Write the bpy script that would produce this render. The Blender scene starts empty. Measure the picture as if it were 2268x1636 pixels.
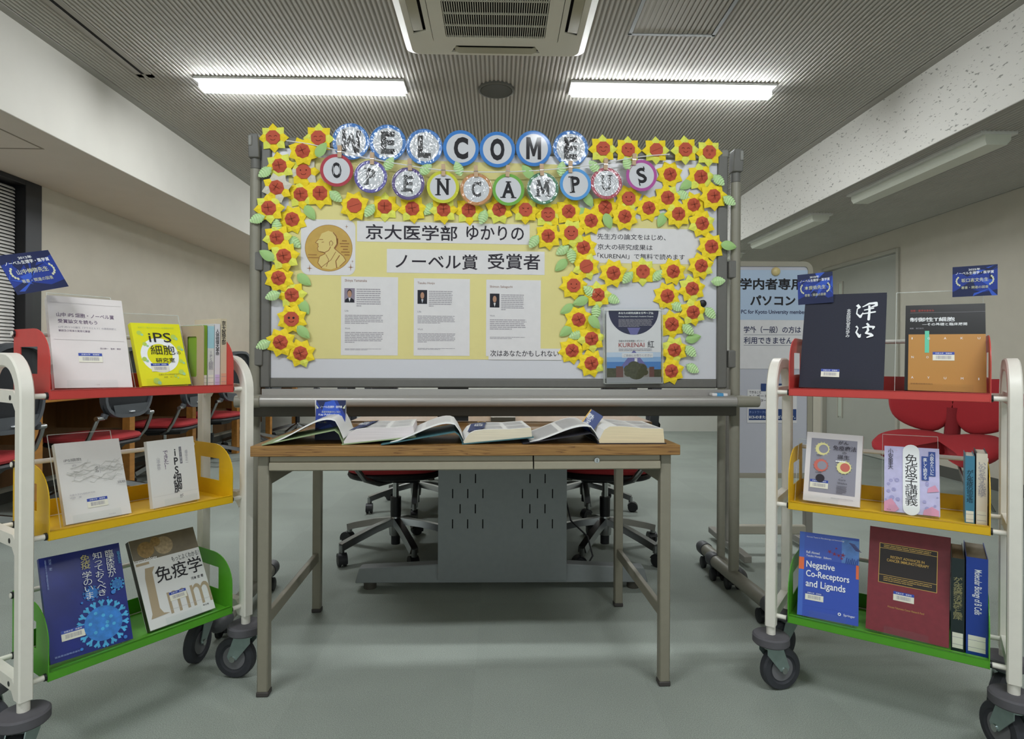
import bpy, math, random
from mathutils import Matrix, Vector

random.seed(11)
sc = bpy.context.scene
COL = sc.collection
PI = math.pi
R = math.radians

# ------------------------------------------------------------------ camera
FPX = 1340.0            # focal length in pixels of the 2268 px wide frame
CX, YH = 1134.0, 800.0  # where the optical axis meets the frame
ROLL = 0.005
CAM_Z = 0.936
PSI = 0.0224            # the camera looks slightly right of the room's long axis
CP, SP = math.cos(PSI), math.sin(PSI)
cam_d = bpy.data.cameras.new('camera')
cam = bpy.data.objects.new('camera', cam_d)
COL.objects.link(cam)
cam_d.sensor_width = 36.0
cam_d.lens = 36.0 * FPX / 2268.0
cam_d.shift_y = (YH - 818.0) / 2268.0
cam_d.clip_start = 0.05
base = Matrix(((CP, 0, -SP), (-SP, 0, -CP), (0, 1, 0)))
cam.matrix_world = Matrix.Translation((0, 0, CAM_Z)) @ (base @ Matrix.Rotation(ROLL, 3, 'Z')).to_4x4()
sc.camera = cam

# ------------------------------------------------------------------ world, exposure
world = bpy.data.worlds.new('world')
sc.world = world
world.use_nodes = True
world.node_tree.nodes['Background'].inputs['Color'].default_value = (0.86, 0.95, 0.93, 1)
world.node_tree.nodes['Background'].inputs['Strength'].default_value = 0.36
sc.view_settings.view_transform = 'Standard'
sc.view_settings.look = 'None'
sc.view_settings.gamma = 1.0
sc.view_settings.use_curve_mapping = False
sc.view_settings.exposure = 1.2
TUBE_STRENGTH = 52.0
sc.cycles.max_bounces = 8
sc.cycles.transparent_max_bounces = 16
sc.cycles.use_denoising = True


# ------------------------------------------------------------------ places
def cw(xc, yc, z=0.0):
    """A point given by its distance to the side of and along the optical axis."""
    return Vector((xc * CP + yc * SP, -xc * SP + yc * CP, z))


def ray(px, py):
    u, v = px - CX, py - YH
    u, v = u + ROLL * v, v - ROLL * u
    d = cw(u / FPX, 1.0)
    d.z = -v / FPX
    return d


def at(px, py, depth):
    p = ray(px, py) * depth
    p.z += CAM_Z
    return p


def frame(origin, yaw):
    return Matrix.Translation(origin) @ Matrix.Rotation(yaw, 4, 'Z')


# ------------------------------------------------------------------ materials
def lin(h):
    h = h.lstrip('#')
    out = []
    for i in (0, 2, 4):
        c = int(h[i:i + 2], 16) / 255.0
        out.append(c / 12.92 if c <= 0.04045 else ((c + 0.055) / 1.055) ** 2.4)
    return (*out, 1.0)


MATS = {}


def mat(name, hexa='#808080', rough=0.5, metal=0.0, var=0.0, scale=40.0, bump=0.0, bscale=200.0, spec=0.5, coat=0.0, stretch=None):
    if name in MATS:
        return MATS[name]
    m = bpy.data.materials.new(name)
    m.use_nodes = True
    nt = m.node_tree
    b = nt.nodes['Principled BSDF']
    b.inputs['Base Color'].default_value = lin(hexa)
    b.inputs['Roughness'].default_value = rough
    b.inputs['Metallic'].default_value = metal
    b.inputs['Specular IOR Level'].default_value = spec
    b.inputs['Coat Weight'].default_value = coat
    if var or bump:
        tc = nt.nodes.new('ShaderNodeTexCoord')
        src = tc.outputs['Object']
        if stretch:
            mp = nt.nodes.new('ShaderNodeMapping')
            mp.inputs['Scale'].default_value = stretch
            nt.links.new(src, mp.inputs['Vector'])
            src = mp.outputs['Vector']
    if var:
        n = nt.nodes.new('ShaderNodeTexNoise')
        n.inputs['Scale'].default_value = scale
        n.inputs['Detail'].default_value = 4
        nt.links.new(src, n.inputs['Vector'])
        r = nt.nodes.new('ShaderNodeMapRange')
        r.inputs['From Min'].default_value = 0.3
        r.inputs['From Max'].default_value = 0.7
        r.inputs['To Min'].default_value = 1.0 - var
        r.inputs['To Max'].default_value = 1.0 + var
        nt.links.new(n.outputs['Fac'], r.inputs['Value'])
        mx = nt.nodes.new('ShaderNodeMix')
        mx.data_type = 'RGBA'
        mx.blend_type = 'MULTIPLY'
        mx.inputs['Factor'].default_value = 1.0
        mx.inputs['A'].default_value = lin(hexa)
        nt.links.new(r.outputs['Result'], mx.inputs['B'])
        nt.links.new(mx.outputs['Result'], b.inputs['Base Color'])
    if bump:
        n2 = nt.nodes.new('ShaderNodeTexNoise')
        n2.inputs['Scale'].default_value = bscale
        n2.inputs['Detail'].default_value = 3
        nt.links.new(src, n2.inputs['Vector'])
        bp = nt.nodes.new('ShaderNodeBump')
        bp.inputs['Strength'].default_value = bump
        bp.inputs['Distance'].default_value = 0.01
        nt.links.new(n2.outputs['Fac'], bp.inputs['Height'])
        nt.links.new(bp.outputs['Normal'], b.inputs['Normal'])
    MATS[name] = m
    return m


def clear_mat(name, tint='#f4f8f6', gloss=0.12, rough=0.03, bump=0.0, bscale=30.0, through=0.97, fres=0.35):
    if name in MATS:
        return MATS[name]
    m = bpy.data.materials.new(name)
    m.use_nodes = True
    nt = m.node_tree
    nt.nodes.remove(nt.nodes['Principled BSDF'])
    out = nt.nodes['Material Output']
    tr = nt.nodes.new('ShaderNodeBsdfTransparent')
    c = lin(tint)
    tr.inputs['Color'].default_value = (c[0] * through, c[1] * through, c[2] * through, 1)
    gl = nt.nodes.new('ShaderNodeBsdfGlossy')
    gl.inputs['Roughness'].default_value = rough
    mx = nt.nodes.new('ShaderNodeMixShader')
    lw = nt.nodes.new('ShaderNodeLayerWeight')
    lw.inputs['Blend'].default_value = 0.35
    ml = nt.nodes.new('ShaderNodeMath')
    ml.operation = 'MULTIPLY_ADD'
    ml.inputs[1].default_value = fres
    ml.inputs[2].default_value = gloss * 0.5
    nt.links.new(lw.outputs['Fresnel'], ml.inputs[0])
    nt.links.new(ml.outputs[0], mx.inputs['Fac'])
    nt.links.new(tr.outputs[0], mx.inputs[1])
    nt.links.new(gl.outputs[0], mx.inputs[2])
    if bump:
        tc = nt.nodes.new('ShaderNodeTexCoord')
        n = nt.nodes.new('ShaderNodeTexNoise')
        n.inputs['Scale'].default_value = bscale
        n.inputs['Detail'].default_value = 2
        n.inputs['Distortion'].default_value = 1.5
        nt.links.new(tc.outputs['Object'], n.inputs['Vector'])
        bp = nt.nodes.new('ShaderNodeBump')
        bp.inputs['Strength'].default_value = bump
        bp.inputs['Distance'].default_value = 0.02
        nt.links.new(n.outputs['Fac'], bp.inputs['Height'])
        nt.links.new(bp.outputs['Normal'], gl.inputs['Normal'])
        nt.links.new(bp.outputs['Normal'], lw.inputs['Normal'])
    nt.links.new(mx.outputs[0], out.inputs['Surface'])
    MATS[name] = m
    return m


def glow_mat(name, color, strength):
    if name in MATS:
        return MATS[name]
    m = bpy.data.materials.new(name)
    m.use_nodes = True
    b = m.node_tree.nodes['Principled BSDF']
    b.inputs['Base Color'].default_value = (0.8, 0.8, 0.8, 1)
    b.inputs['Emission Color'].default_value = color
    b.inputs['Emission Strength'].default_value = strength
    MATS[name] = m
    return m


# ------------------------------------------------------------------ meshes
def glyph_mesh(s, bold):
    key = (s, bold)
    if key not in glyph_mesh.cache:
        cu = bpy.data.curves.new('glyphs', 'FONT')
        cu.body = s
        cu.align_x = 'CENTER' if '\n' in s else 'LEFT'
        cu.space_line = 0.86
        cu.offset = bold
        cu.resolution_u = 3
        ob = bpy.data.objects.new('glyphs', cu)
        me = ob.to_mesh()
        vs = [v.co.copy() for v in me.vertices]
        fs = [tuple(p.vertices) for p in me.polygons]
        ob.to_mesh_clear()
        bpy.data.objects.remove(ob)
        bpy.data.curves.remove(cu)
        xs = [v.x for v in vs] or [0, 1]
        ys = [v.y for v in vs] or [0, 1]
        glyph_mesh.cache[key] = (vs, fs, min(xs), max(xs), min(ys), max(ys))
    return glyph_mesh.cache[key]


glyph_mesh.cache = {}


class MB:
    """Collects shapes and links them as ONE mesh object."""

    def __init__(self):
        self.v, self.f, self.m, self.mats = [], [], [], []

    def mi(self, m):
        if m not in self.mats:
            self.mats.append(m)
        return self.mats.index(m)

    def add(self, vs, fs, m, M=None):
        o = len(self.v)
        k = self.mi(m)
        for p in vs:
            p = Vector(p)
            self.v.append(M @ p if M else p)
        for q in fs:
            self.f.append([o + i for i in q])
            self.m.append(k)
        return self

    def box(self, x0, x1, y0, y1, z0, z1, m, M=None):
        vs = [(x, y, z) for z in (z0, z1) for y in (y0, y1) for x in (x0, x1)]
        return self.add(vs, [(0, 2, 3, 1), (4, 5, 7, 6), (0, 1, 5, 4), (2, 6, 7, 3), (0, 4, 6, 2), (1, 3, 7, 5)], m, M)

    def poly(self, pts, m, M=None):
        return self.add(pts, [tuple(range(len(pts)))], m, M)

    def rect(self, x0, x1, y0, y1, z, m, M=None):
        return self.poly([(x0, y0, z), (x1, y0, z), (x1, y1, z), (x0, y1, z)], m, M)

    def cyl(self, p, q, r, m, n=14, r2=None, M=None, caps=True):
        p, q = Vector(p), Vector(q)
        r2 = r if r2 is None else r2
        d = (q - p).normalized()
        a = d.orthogonal().normalized()
        b = d.cross(a)
        vs = []
        for c, rr in ((p, r), (q, r2)):
            for i in range(n):
                t = 2 * PI * i / n
                vs.append(c + (a * math.cos(t) + b * math.sin(t)) * rr)
        fs = [(i, (i + 1) % n, n + (i + 1) % n, n + i) for i in range(n)]
        if caps:
            fs += [tuple(range(n - 1, -1, -1)), tuple(range(n, 2 * n))]
        return self.add(vs, fs, m, M)

    def sweep(self, pts, prof, m, side=None, M=None, caps=True):
        """prof: 2D points (along side, along normal); side: fixed sideways vector or None."""
        pts = [Vector(p) for p in pts]
        n = len(prof)
        vs = []
        prev = None
        for i, p in enumerate(pts):
            t = (pts[min(i + 1, len(pts) - 1)] - pts[max(i - 1, 0)]).normalized()
            if side is not None:
                a = Vector(side)
                a = (a - t * a.dot(t)).normalized()
            elif prev is None:
                a = t.orthogonal().normalized()
            else:
                a = (prev - t * prev.dot(t)).normalized()
            prev = a
            b = t.cross(a)
            for (s, c) in prof:
                vs.append(p + a * s + b * c)
        fs = []
        for k in range(len(pts) - 1):
            for i in range(n):
                j = (i + 1) % n
                fs.append((k * n + i, k * n + j, (k + 1) * n + j, (k + 1) * n + i))
        if caps:
            fs += [tuple(range(n - 1, -1, -1)), tuple(range((len(pts) - 1) * n, len(pts) * n))]
        return self.add(vs, fs, m, M)

    def tube(self, pts, r, m, n=10, M=None):
        return self.sweep(pts, [(r * math.cos(2 * PI * i / n), r * math.sin(2 * PI * i / n)) for i in range(n)], m, None, M)

    def lathe(self, prof, m, n=24, M=None):
        vs, fs = [], []
        for (r, z) in prof:
            for i in range(n):
                t = 2 * PI * i / n
                vs.append((r * math.cos(t), r * math.sin(t), z))
        for k in range(len(prof) - 1):
            for i in range(n):
                j = (i + 1) % n
                fs.append((k * n + i, k * n + j, (k + 1) * n + j, (k + 1) * n + i))
        return self.add(vs, fs, m, M)

    def disc(self, cx, cy, z, r, m, n=28, M=None, r0=0.0, ry=None):
        ry = r if ry is None else ry
        o = [(cx + r * math.cos(2 * PI * i / n), cy + ry * math.sin(2 * PI * i / n), z) for i in range(n)]
        if not r0:
            return self.poly(o, m, M)
        q = [(cx + r0 * math.cos(2 * PI * i / n), cy + r0 * math.sin(2 * PI * i / n), z) for i in range(n)]
        return self.add(o + q, [(i, (i + 1) % n, n + (i + 1) % n, n + i) for i in range(n)], m, M)

    def prism(self, loops, z0, z1, m, M=None):
        """Filled outline (with holes) in x, y pulled up from z0 to z1."""
        cu = bpy.data.curves.new('outline', 'CURVE')
        cu.dimensions = '2D'
        cu.fill_mode = 'BOTH'
        cu.extrude = abs(z1 - z0) / 2
        for lp in loops:
            sp = cu.splines.new('POLY')
            sp.points.add(len(lp) - 1)
            for p, q in zip(sp.points, lp):
                p.co = (q[0], q[1], 0, 1)
            sp.use_cyclic_u = True
        ob = bpy.data.objects.new('outline', cu)
        me = ob.to_mesh()
        zc = (z0 + z1) / 2
        vs = [(v.co.x, v.co.y, v.co.z + zc) for v in me.vertices]
        fs = [tuple(p.vertices) for p in me.polygons]
        ob.to_mesh_clear()
        bpy.data.objects.remove(ob)
        bpy.data.curves.remove(cu)
        return self.add(vs, fs, m, M)

    def grid(self, fn, nu, nv, m, M=None):
        vs = [fn(i / nu, j / nv) for j in range(nv + 1) for i in range(nu + 1)]
        w = nu + 1
        return self.add(vs, [(j * w + i, j * w + i + 1, (j + 1) * w + i + 1, (j + 1) * w + i) for j in range(nv) for i in range(nu)], m, M)

    def text(self, s, x0, x1, y0, y1, z, m, M=None, bold=0.0, shear=0.0):
        """Lettering filling the box x0..x1, y0..y1."""
        vs, fs, a, b, c, d = glyph_mesh(s, bold)
        if b <= a or d <= c:
            return self
        kx, ky = (x1 - x0) / (b - a), (y1 - y0) / (d - c)
        return self.add([(x0 + (v.x - a) * kx + shear * (v.y - c) * ky, y0 + (v.y - c) * ky, z) for v in vs], fs, m, M)

    def lines(self, x0, x1, y0, y1, n, z, m, M=None, fill=0.45, last=0.6, ragged=0.06):
        """Rows of small print, too small in the photograph to read."""
        st = (y1 - y0) / n
        for i in range(n):
            y = y1 - st * (i + 1)
            e = x0 + (x1 - x0) * (last if i == n - 1 else 1 - ragged * random.random())
            x = x0
            while x < e - 1e-5:
                w = min((x1 - x0) * random.uniform(0.05, 0.16), e - x)
                self.rect(x, x + w * 0.9, y + st * 0.25, y + st * (0.25 + fill), z, m, M)
                x += w
        return self

    def build(self, name, parent=None, M=None, smooth=True, bevel=0.0, angle=35):
        me = bpy.data.meshes.new(name)
        me.from_pydata([tuple(p) for p in self.v], [], self.f)
        for m in self.mats:
            me.materials.append(m)
        me.polygons.foreach_set('material_index', self.m)
        if smooth:
            me.polygons.foreach_set('use_smooth', [True] * len(self.f))
        me.update()
        if smooth:
            me.set_sharp_from_angle(angle=R(angle))
        ob = bpy.data.objects.new(name, me)
        COL.objects.link(ob)
        if parent:
            ob.parent = parent
        if M is not None:
            ob.matrix_local = M
        if bevel:
            bv = ob.modifiers.new('edge', 'BEVEL')
            bv.width = bevel
            bv.segments = 2
            bv.limit_method = 'ANGLE'
            bv.angle_limit = R(40)
        return ob


def thing(name, label, cat, M=None, group=None):
    o = bpy.data.objects.new(name, None)
    o.empty_display_size = 0.05
    COL.objects.link(o)
    if M is not None:
        o.matrix_world = M
    return tag(o, label, cat, group)


def tag(o, label, cat, group=None):
    o['label'] = label
    o['category'] = cat
    if group:
        o['group'] = group
    return o


def struct(o):
    o['kind'] = 'structure'
    return o


def dup(src, M, label, group=None):
    """A copy of a thing with copies of its parts and sub-parts."""
    r = src.copy()
    COL.objects.link(r)
    r.matrix_world = M
    r['label'] = label
    if group:
        r['group'] = group
    for ch in list(src.children):
        c = ch.copy()
        COL.objects.link(c)
        c.parent = r
        for g in ch.children:
            d = g.copy()
            COL.objects.link(d)
            d.parent = c
    return r


def arc(cx, cy, r, a0, a1, n, ry=None):
    ry = r if ry is None else ry
    return [(cx + r * math.cos(R(a0 + (a1 - a0) * i / n)), cy + ry * math.sin(R(a0 + (a1 - a0) * i / n))) for i in range(n + 1)]


def rrect(x0, x1, y0, y1, r, n=5):
    return (arc(x1 - r, y0 + r, r, -90, 0, n) + arc(x1 - r, y1 - r, r, 0, 90, n) + arc(x0 + r, y1 - r, r, 90, 180, n) + arc(x0 + r, y0 + r, r, 180, 270, n))


# common paints
WHITE_PAPER = mat('white paper', '#e4e2e4', 0.75, var=0.02, scale=30)
INK = mat('black ink', '#1c1a20', 0.7)
GREY_INK = mat('grey ink', '#a19da5', 0.8)
WHITE_PRINT = mat('white print', '#f2f4f6', 0.6)
BLACK = mat('black plastic', '#15161a', 0.45, var=0.1)
CHROME = mat('chrome', '#b9bcbc', 0.18, 1.0)
STEEL = mat('zinc plated steel', '#9fb0ae', 0.35, 0.8, var=0.08)
RUBBER = mat('dark grey rubber', '#33343a', 0.7, var=0.08)
CREAM = mat('cream painted steel', '#e6e2d8', 0.38, var=0.02)
GREIGE = mat('grey beige painted steel', '#7d7867', 0.45, var=0.05, scale=20)
ACRYLIC = clear_mat('clear acrylic', '#fdfefe', 0.012, 0.02, through=0.998, fres=0.12)
ACRYLIC_EDGE = mat('acrylic edge glow tint', '#eef4f0', 0.3)  # edge glow of clear acrylic put into a whitish half-clear colour
ACRYLIC_EDGE.node_tree.nodes['Principled BSDF'].inputs['Alpha'].default_value = 0.38
PAGES = mat('page edges', '#d8d0c0', 0.85, var=0.10, scale=300, stretch=(0.2, 0.2, 8))
# ================================================================== the room
H_MAIN, H_LEFT, H_RIGHT = 2.62, 2.14, 2.174
X_LB, X_RB = -2.41, 2.444          # faces of the two beams
X_LW, X_RW = -3.19, 3.68           # side walls
Y_BACK, Y_NEAR = 8.15, -1.8


def carpet():
    m = bpy.data.materials.new('grey green carpet tiles')
    m.use_nodes = True
    nt = m.node_tree
    b = nt.nodes['Principled BSDF']
    b.inputs['Roughness'].default_value = 0.95
    b.inputs['Specular IOR Level'].default_value = 0.15
    tc = nt.nodes.new('ShaderNodeTexCoord')
    mp = nt.nodes.new('ShaderNodeMapping')
    mp.inputs['Scale'].default_value = (2, 2, 2)
    mp.inputs['Location'].default_value = (0.13, 0.31, 0.5)
    nt.links.new(tc.outputs['Object'], mp.inputs['Vector'])
    ck = nt.nodes.new('ShaderNodeTexChecker')
    ck.inputs['Scale'].default_value = 1
    ck.inputs['Color1'].default_value = lin('#989f97')
    ck.inputs['Color2'].default_value = lin('#959c94')
    nt.links.new(mp.outputs['Vector'], ck.inputs['Vector'])
    n = nt.nodes.new('ShaderNodeTexNoise')
    n.inputs['Scale'].default_value = 420
    n.inputs['Detail'].default_value = 2
    nt.links.new(tc.outputs['Object'], n.inputs['Vector'])
    n2 = nt.nodes.new('ShaderNodeTexNoise')
    n2.inputs['Scale'].default_value = 2.2
    n2.inputs['Detail'].default_value = 5
    nt.links.new(tc.outputs['Object'], n2.inputs['Vector'])
    r = nt.nodes.new('ShaderNodeMapRange')
    r.inputs['From Min'].default_value, r.inputs['From Max'].default_value = 0.3, 0.7
    r.inputs['To Min'].default_value, r.inputs['To Max'].default_value = 0.72, 1.28
    nt.links.new(n.outputs['Fac'], r.inputs['Value'])
    r2 = nt.nodes.new('ShaderNodeMapRange')
    r2.inputs['From Min'].default_value, r2.inputs['From Max'].default_value = 0.3, 0.7
    r2.inputs['To Min'].default_value, r2.inputs['To Max'].default_value = 0.93, 1.06
    nt.links.new(n2.outputs['Fac'], r2.inputs['Value'])
    cur = ck.outputs['Color']
    for rr in (r, r2):
        mx = nt.nodes.new('ShaderNodeMix')
        mx.data_type, mx.blend_type = 'RGBA', 'MULTIPLY'
        mx.inputs['Factor'].default_value = 1
        nt.links.new(cur, mx.inputs['A'])
        nt.links.new(rr.outputs['Result'], mx.inputs['B'])
        cur = mx.outputs['Result']
    nt.links.new(cur, b.inputs['Base Color'])
    bp = nt.nodes.new('ShaderNodeBump')
    bp.inputs['Strength'].default_value = 0.35
    bp.inputs['Distance'].default_value = 0.004
    nt.links.new(n.outputs['Fac'], bp.inputs['Height'])
    nt.links.new(bp.outputs['Normal'], b.inputs['Normal'])
    return m


def dotted():
    """White mineral fibre board with small dark worm marks."""
    m = bpy.data.materials.new('fissured acoustic board')
    m.use_nodes = True
    nt = m.node_tree
    b = nt.nodes['Principled BSDF']
    b.inputs['Roughness'].default_value = 0.9
    tc = nt.nodes.new('ShaderNodeTexCoord')
    mp = nt.nodes.new('ShaderNodeMapping')
    mp.inputs['Rotation'].default_value = (0.35, 0, 0)
    mp.inputs['Scale'].default_value = (60, 34, 90)
    nt.links.new(tc.outputs['Object'], mp.inputs['Vector'])
    n = nt.nodes.new('ShaderNodeTexNoise')
    n.inputs['Scale'].default_value = 1.0
    n.inputs['Detail'].default_value = 1.5
    nt.links.new(mp.outputs['Vector'], n.inputs['Vector'])
    cr = nt.nodes.new('ShaderNodeValToRGB')
    cr.color_ramp.elements[0].position = 0.29
    cr.color_ramp.elements[0].color = lin('#8f8e88')
    cr.color_ramp.elements[1].position = 0.36
    cr.color_ramp.elements[1].color = lin('#d3d1ca')
    nt.links.new(n.outputs['Fac'], cr.inputs['Fac'])
    nt.links.new(cr.outputs['Color'], b.inputs['Base Color'])
    return m


WALL = mat('warm white wallpaper', '#c9c3b4', 0.85, var=0.03, scale=6, bump=0.15, bscale=350)
BEAM = mat('white beam paint', '#d2cfc6', 0.8, var=0.02, scale=5)
RIB = mat('grey white ceiling rib', '#b6b3ab', 0.7, var=0.04, scale=3)
GROOVE = mat('ceiling groove', '#918e86', 0.85)
TRIM = mat('grey ceiling trim', '#a19e96', 0.7)

struct(MB().box(X_LW - 0.2, X_RW + 0.2, Y_NEAR, Y_BACK + 0.2, -0.1, 0.0, carpet()).build('floor'))


def ribbed(name, x0, x1, y0, y1, z, holes=()):
    """Ceiling of narrow ribs running along the room."""
    mb = MB()
    pitch, w, d = 0.025, 0.0150, 0.0045
    mb.box(x0, x1, y0, y1, z + d, z + 0.09, GROOVE)
    n = int((x1 - x0) / pitch)
    for i in range(n):
        a = x0 + (i + 0.5) * pitch - w / 2
        b = a + w
        e = 0.003
        spans = [(y0, y1)]
        for (hx0, hx1, hy0, hy1) in holes:
            if b > hx0 and a < hx1:
                spans = [(s, min(t, hy0)) for s, t in spans if s < hy0] + [(max(s, hy1), t) for s, t in spans if t > hy1]
        for s, t in spans:
            mb.add([(a, s, z + d), (a + e, s, z), (b - e, s, z), (b, s, z + d), (a, t, z + d), (a + e, t, z), (b - e, t, z), (b, t, z + d)],
                   [(0, 4, 5, 1), (1, 5, 6, 2), (2, 6, 7, 3)], RIB)
    return struct(mb.build(name, smooth=False))


LAMPS = [(-1.200, 3.719), (1.051, 3.700)]
NEAR_LAMPS = [(-1.200, 0.30), (1.051, 0.30)]
FAR_LAMPS = [(-1.200, 6.9), (1.051, 6.9)]
ALL_LAMPS = LAMPS + NEAR_LAMPS + FAR_LAMPS
holes = [(x - 0.63, x + 0.63, y - 0.085, y + 0.085) for x, y in ALL_LAMPS] + [(-2.14, -2.07, -1.7, 3.64)]
ribbed('ceiling', X_LB + 0.05, X_RB - 0.05, Y_NEAR, Y_BACK, H_MAIN, holes)
CL = [(2.665, 3.79), (2.665, 5.57), (2.665, 7.35), (2.665, 2.01)]
ribbed('ceiling_corridor', X_RB + 0.04, X_RW, Y_NEAR, Y_BACK, H_RIGHT, [(x - 0.09, x + 0.09, y - 0.63, y + 0.63) for x, y in CL])
for i, (a, b, z) in enumerate(((X_LB, X_LB + 0.05, H_MAIN), (X_RB - 0.05, X_RB, H_MAIN), (X_RB, X_RB + 0.04, H_RIGHT))):
    struct(MB().box(a, b, Y_NEAR, Y_BACK, z - 0.004, z + 0.09, TRIM).build('trim_%d' % (i + 1)))
# beams: the dropped ceilings at both sides
struct(MB().box(X_LW, X_LB, Y_NEAR, Y_BACK, H_LEFT, H_MAIN + 0.09, BEAM).build('beam_left', bevel=0.004))
struct(MB().box(X_RB - 0.0005, X_RB + 0.02, Y_NEAR, Y_BACK, H_RIGHT, H_MAIN + 0.09, dotted()).build('beam_right'))
# walls
WY0, WY1, WZ0, WZ1 = 0.9, 4.29, 0.85, H_LEFT
w = MB()
for (a, b, c, d) in ((Y_NEAR, Y_BACK, -0.02, WZ0), (Y_NEAR, WY0, WZ0, WZ1), (WY1, Y_BACK, WZ0, WZ1 + 0.3), (Y_NEAR, WY1, WZ1, WZ1 + 0.3)):
    w.box(X_LW - 0.14, X_LW, a, b, c, d, WALL)
struct(w.build('wall_left', smooth=False))
DY0, DY1, DZ = 5.47, 6.79, 2.0
w = MB()
w.box(X_RW, X_RW + 0.14, Y_NEAR, DY0, -0.02, 2.75, WALL)
w.box(X_RW, X_RW + 0.14, DY1, Y_BACK, -0.02, 2.75, WALL)
w.box(X_RW, X_RW + 0.14, DY0, DY1, DZ, 2.75, WALL)
struct(w.build('wall_right', smooth=False))
struct(MB().box(X_LW - 0.2, X_RW + 0.2, Y_BACK, Y_BACK + 0.14, -0.02, 2.75, mat('pale grey partition', '#cbcbc2', 0.7, var=0.02, scale=4)).build('wall_back'))
SKIRT = mat('dark grey vinyl skirting', '#55554f', 0.7)
for nm, a, b in (('baseboard_right', Y_NEAR, DY0), ('baseboard_right_far', DY1, Y_BACK)):
    struct(MB().box(X_RW - 0.008, X_RW, a, b, 0, 0.09, SKIRT).build(nm))
struct(MB().box(X_LW, X_LW + 0.008, Y_NEAR, Y_BACK, 0, 0.07, SKIRT).build('baseboard_left'))

# door in the wall beside the far corridor
dr = struct(bpy.data.objects.new('door_1', None))
COL.objects.link(dr)
dr.location = (X_RW, DY0, 0)
DOORP = mat('grey green steel door', '#a9aaa0', 0.55, var=0.02, scale=5)
DFRAME = mat('grey door frame', '#b3b0a3', 0.5)
f = MB()
f.box(-0.02, 0.14, 0, 0.035, 0, DZ, DFRAME).box(-0.02, 0.14, DY1 - DY0 - 0.035, DY1 - DY0, 0, DZ, DFRAME).box(-0.02, 0.14, 0.035, DY1 - DY0 - 0.035, DZ - 0.035, DZ, DFRAME)
f.build('door_frame', dr, bevel=0.003)
leaf = MB().box(0.03, 0.07, 0.038, DY1 - DY0 - 0.038, 0.01, DZ - 0.045, DOORP).build('door_leaf', dr)
h = MB().box(0.024, 0.032, DY1 - DY0 - 0.345, DY1 - DY0 - 0.275, 0.36, 1.80, mat('pale slit glass', '#b9c0b2', 0.3))
h.box(0.018, 0.032, DY1 - DY0 - 0.36, DY1 - DY0 - 0.345, 0.345, 1.815, DFRAME).box(0.018, 0.032, DY1 - DY0 - 0.275, DY1 - DY0 - 0.26, 0.345, 1.815, DFRAME).box(0.018, 0.032, DY1 - DY0 - 0.345, DY1 - DY0 - 0.275, 1.80, 1.815, DFRAME)
h.build('vision_slit', dr)

# window with blinds
wn = struct(bpy.data.objects.new('window_1', None))
COL.objects.link(wn)
wn.location = (X_LW, WY1, 0)
DARK = mat('dark bronze sash', '#17181c', 0.45)
f = MB()
f.box(-0.13, 0.004, -0.145, 0, WZ0, WZ1, DARK)
f.box(-0.13, 0.004, WY0 - WY1, -0.145, WZ0, WZ0 + 0.05, DARK)
f.box(-0.13, 0.004, WY0 - WY1, -0.145, WZ1 - 0.035, WZ1, DARK)
f.box(-0.13, -0.03, WY0 - WY1, WY0 - WY1 + 0.06, WZ0 + 0.05, WZ1 - 0.035, DARK)
f.build('window_frame', wn, bevel=0.003)
MB().box(-0.125, -0.119, WY0 - WY1 + 0.06, -0.145, WZ0 + 0.05, WZ1 - 0.035, mat('night window glass', '#14181c', 0.05)).build('pane', wn)
bl = MB()
SLAT = mat('pale grey blind slat', '#e3e1dc', 0.5)
z = WZ1 - 0.05
while z > WZ0 + 0.07:
    bl.add([(-0.078, WY0 - WY1 + 0.07, z), (-0.066, WY0 - WY1 + 0.07, z - 0.010), (-0.062, WY0 - WY1 + 0.07, z - 0.0215), (-0.062, -0.15, z - 0.0215), (-0.066, -0.15, z - 0.010), (-0.078, -0.15, z)], [(0, 1, 4, 5), (1, 2, 3, 4)], SLAT)
    z -= 0.0235
for yy in (-0.42, -1.0, -1.6, -2.2, -2.8):
    bl.box(-0.0655, -0.0645, yy, yy + 0.012, WZ0 + 0.07, WZ1 - 0.04, SLAT)
bl.build('blind', wn, smooth=False)

# ------------------------------------------------------------------ ceiling things
GLOW = glow_mat('lit lamp diffuser', (0.93, 0.97, 1.0, 1), TUBE_STRENGTH)
GLOW_SIDE = glow_mat('lit lamp diffuser side', (0.86, 0.91, 1.0, 1), TUBE_STRENGTH * 0.05)
LAMPW = mat('white lamp housing', '#d9d9d4', 0.5)


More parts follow.
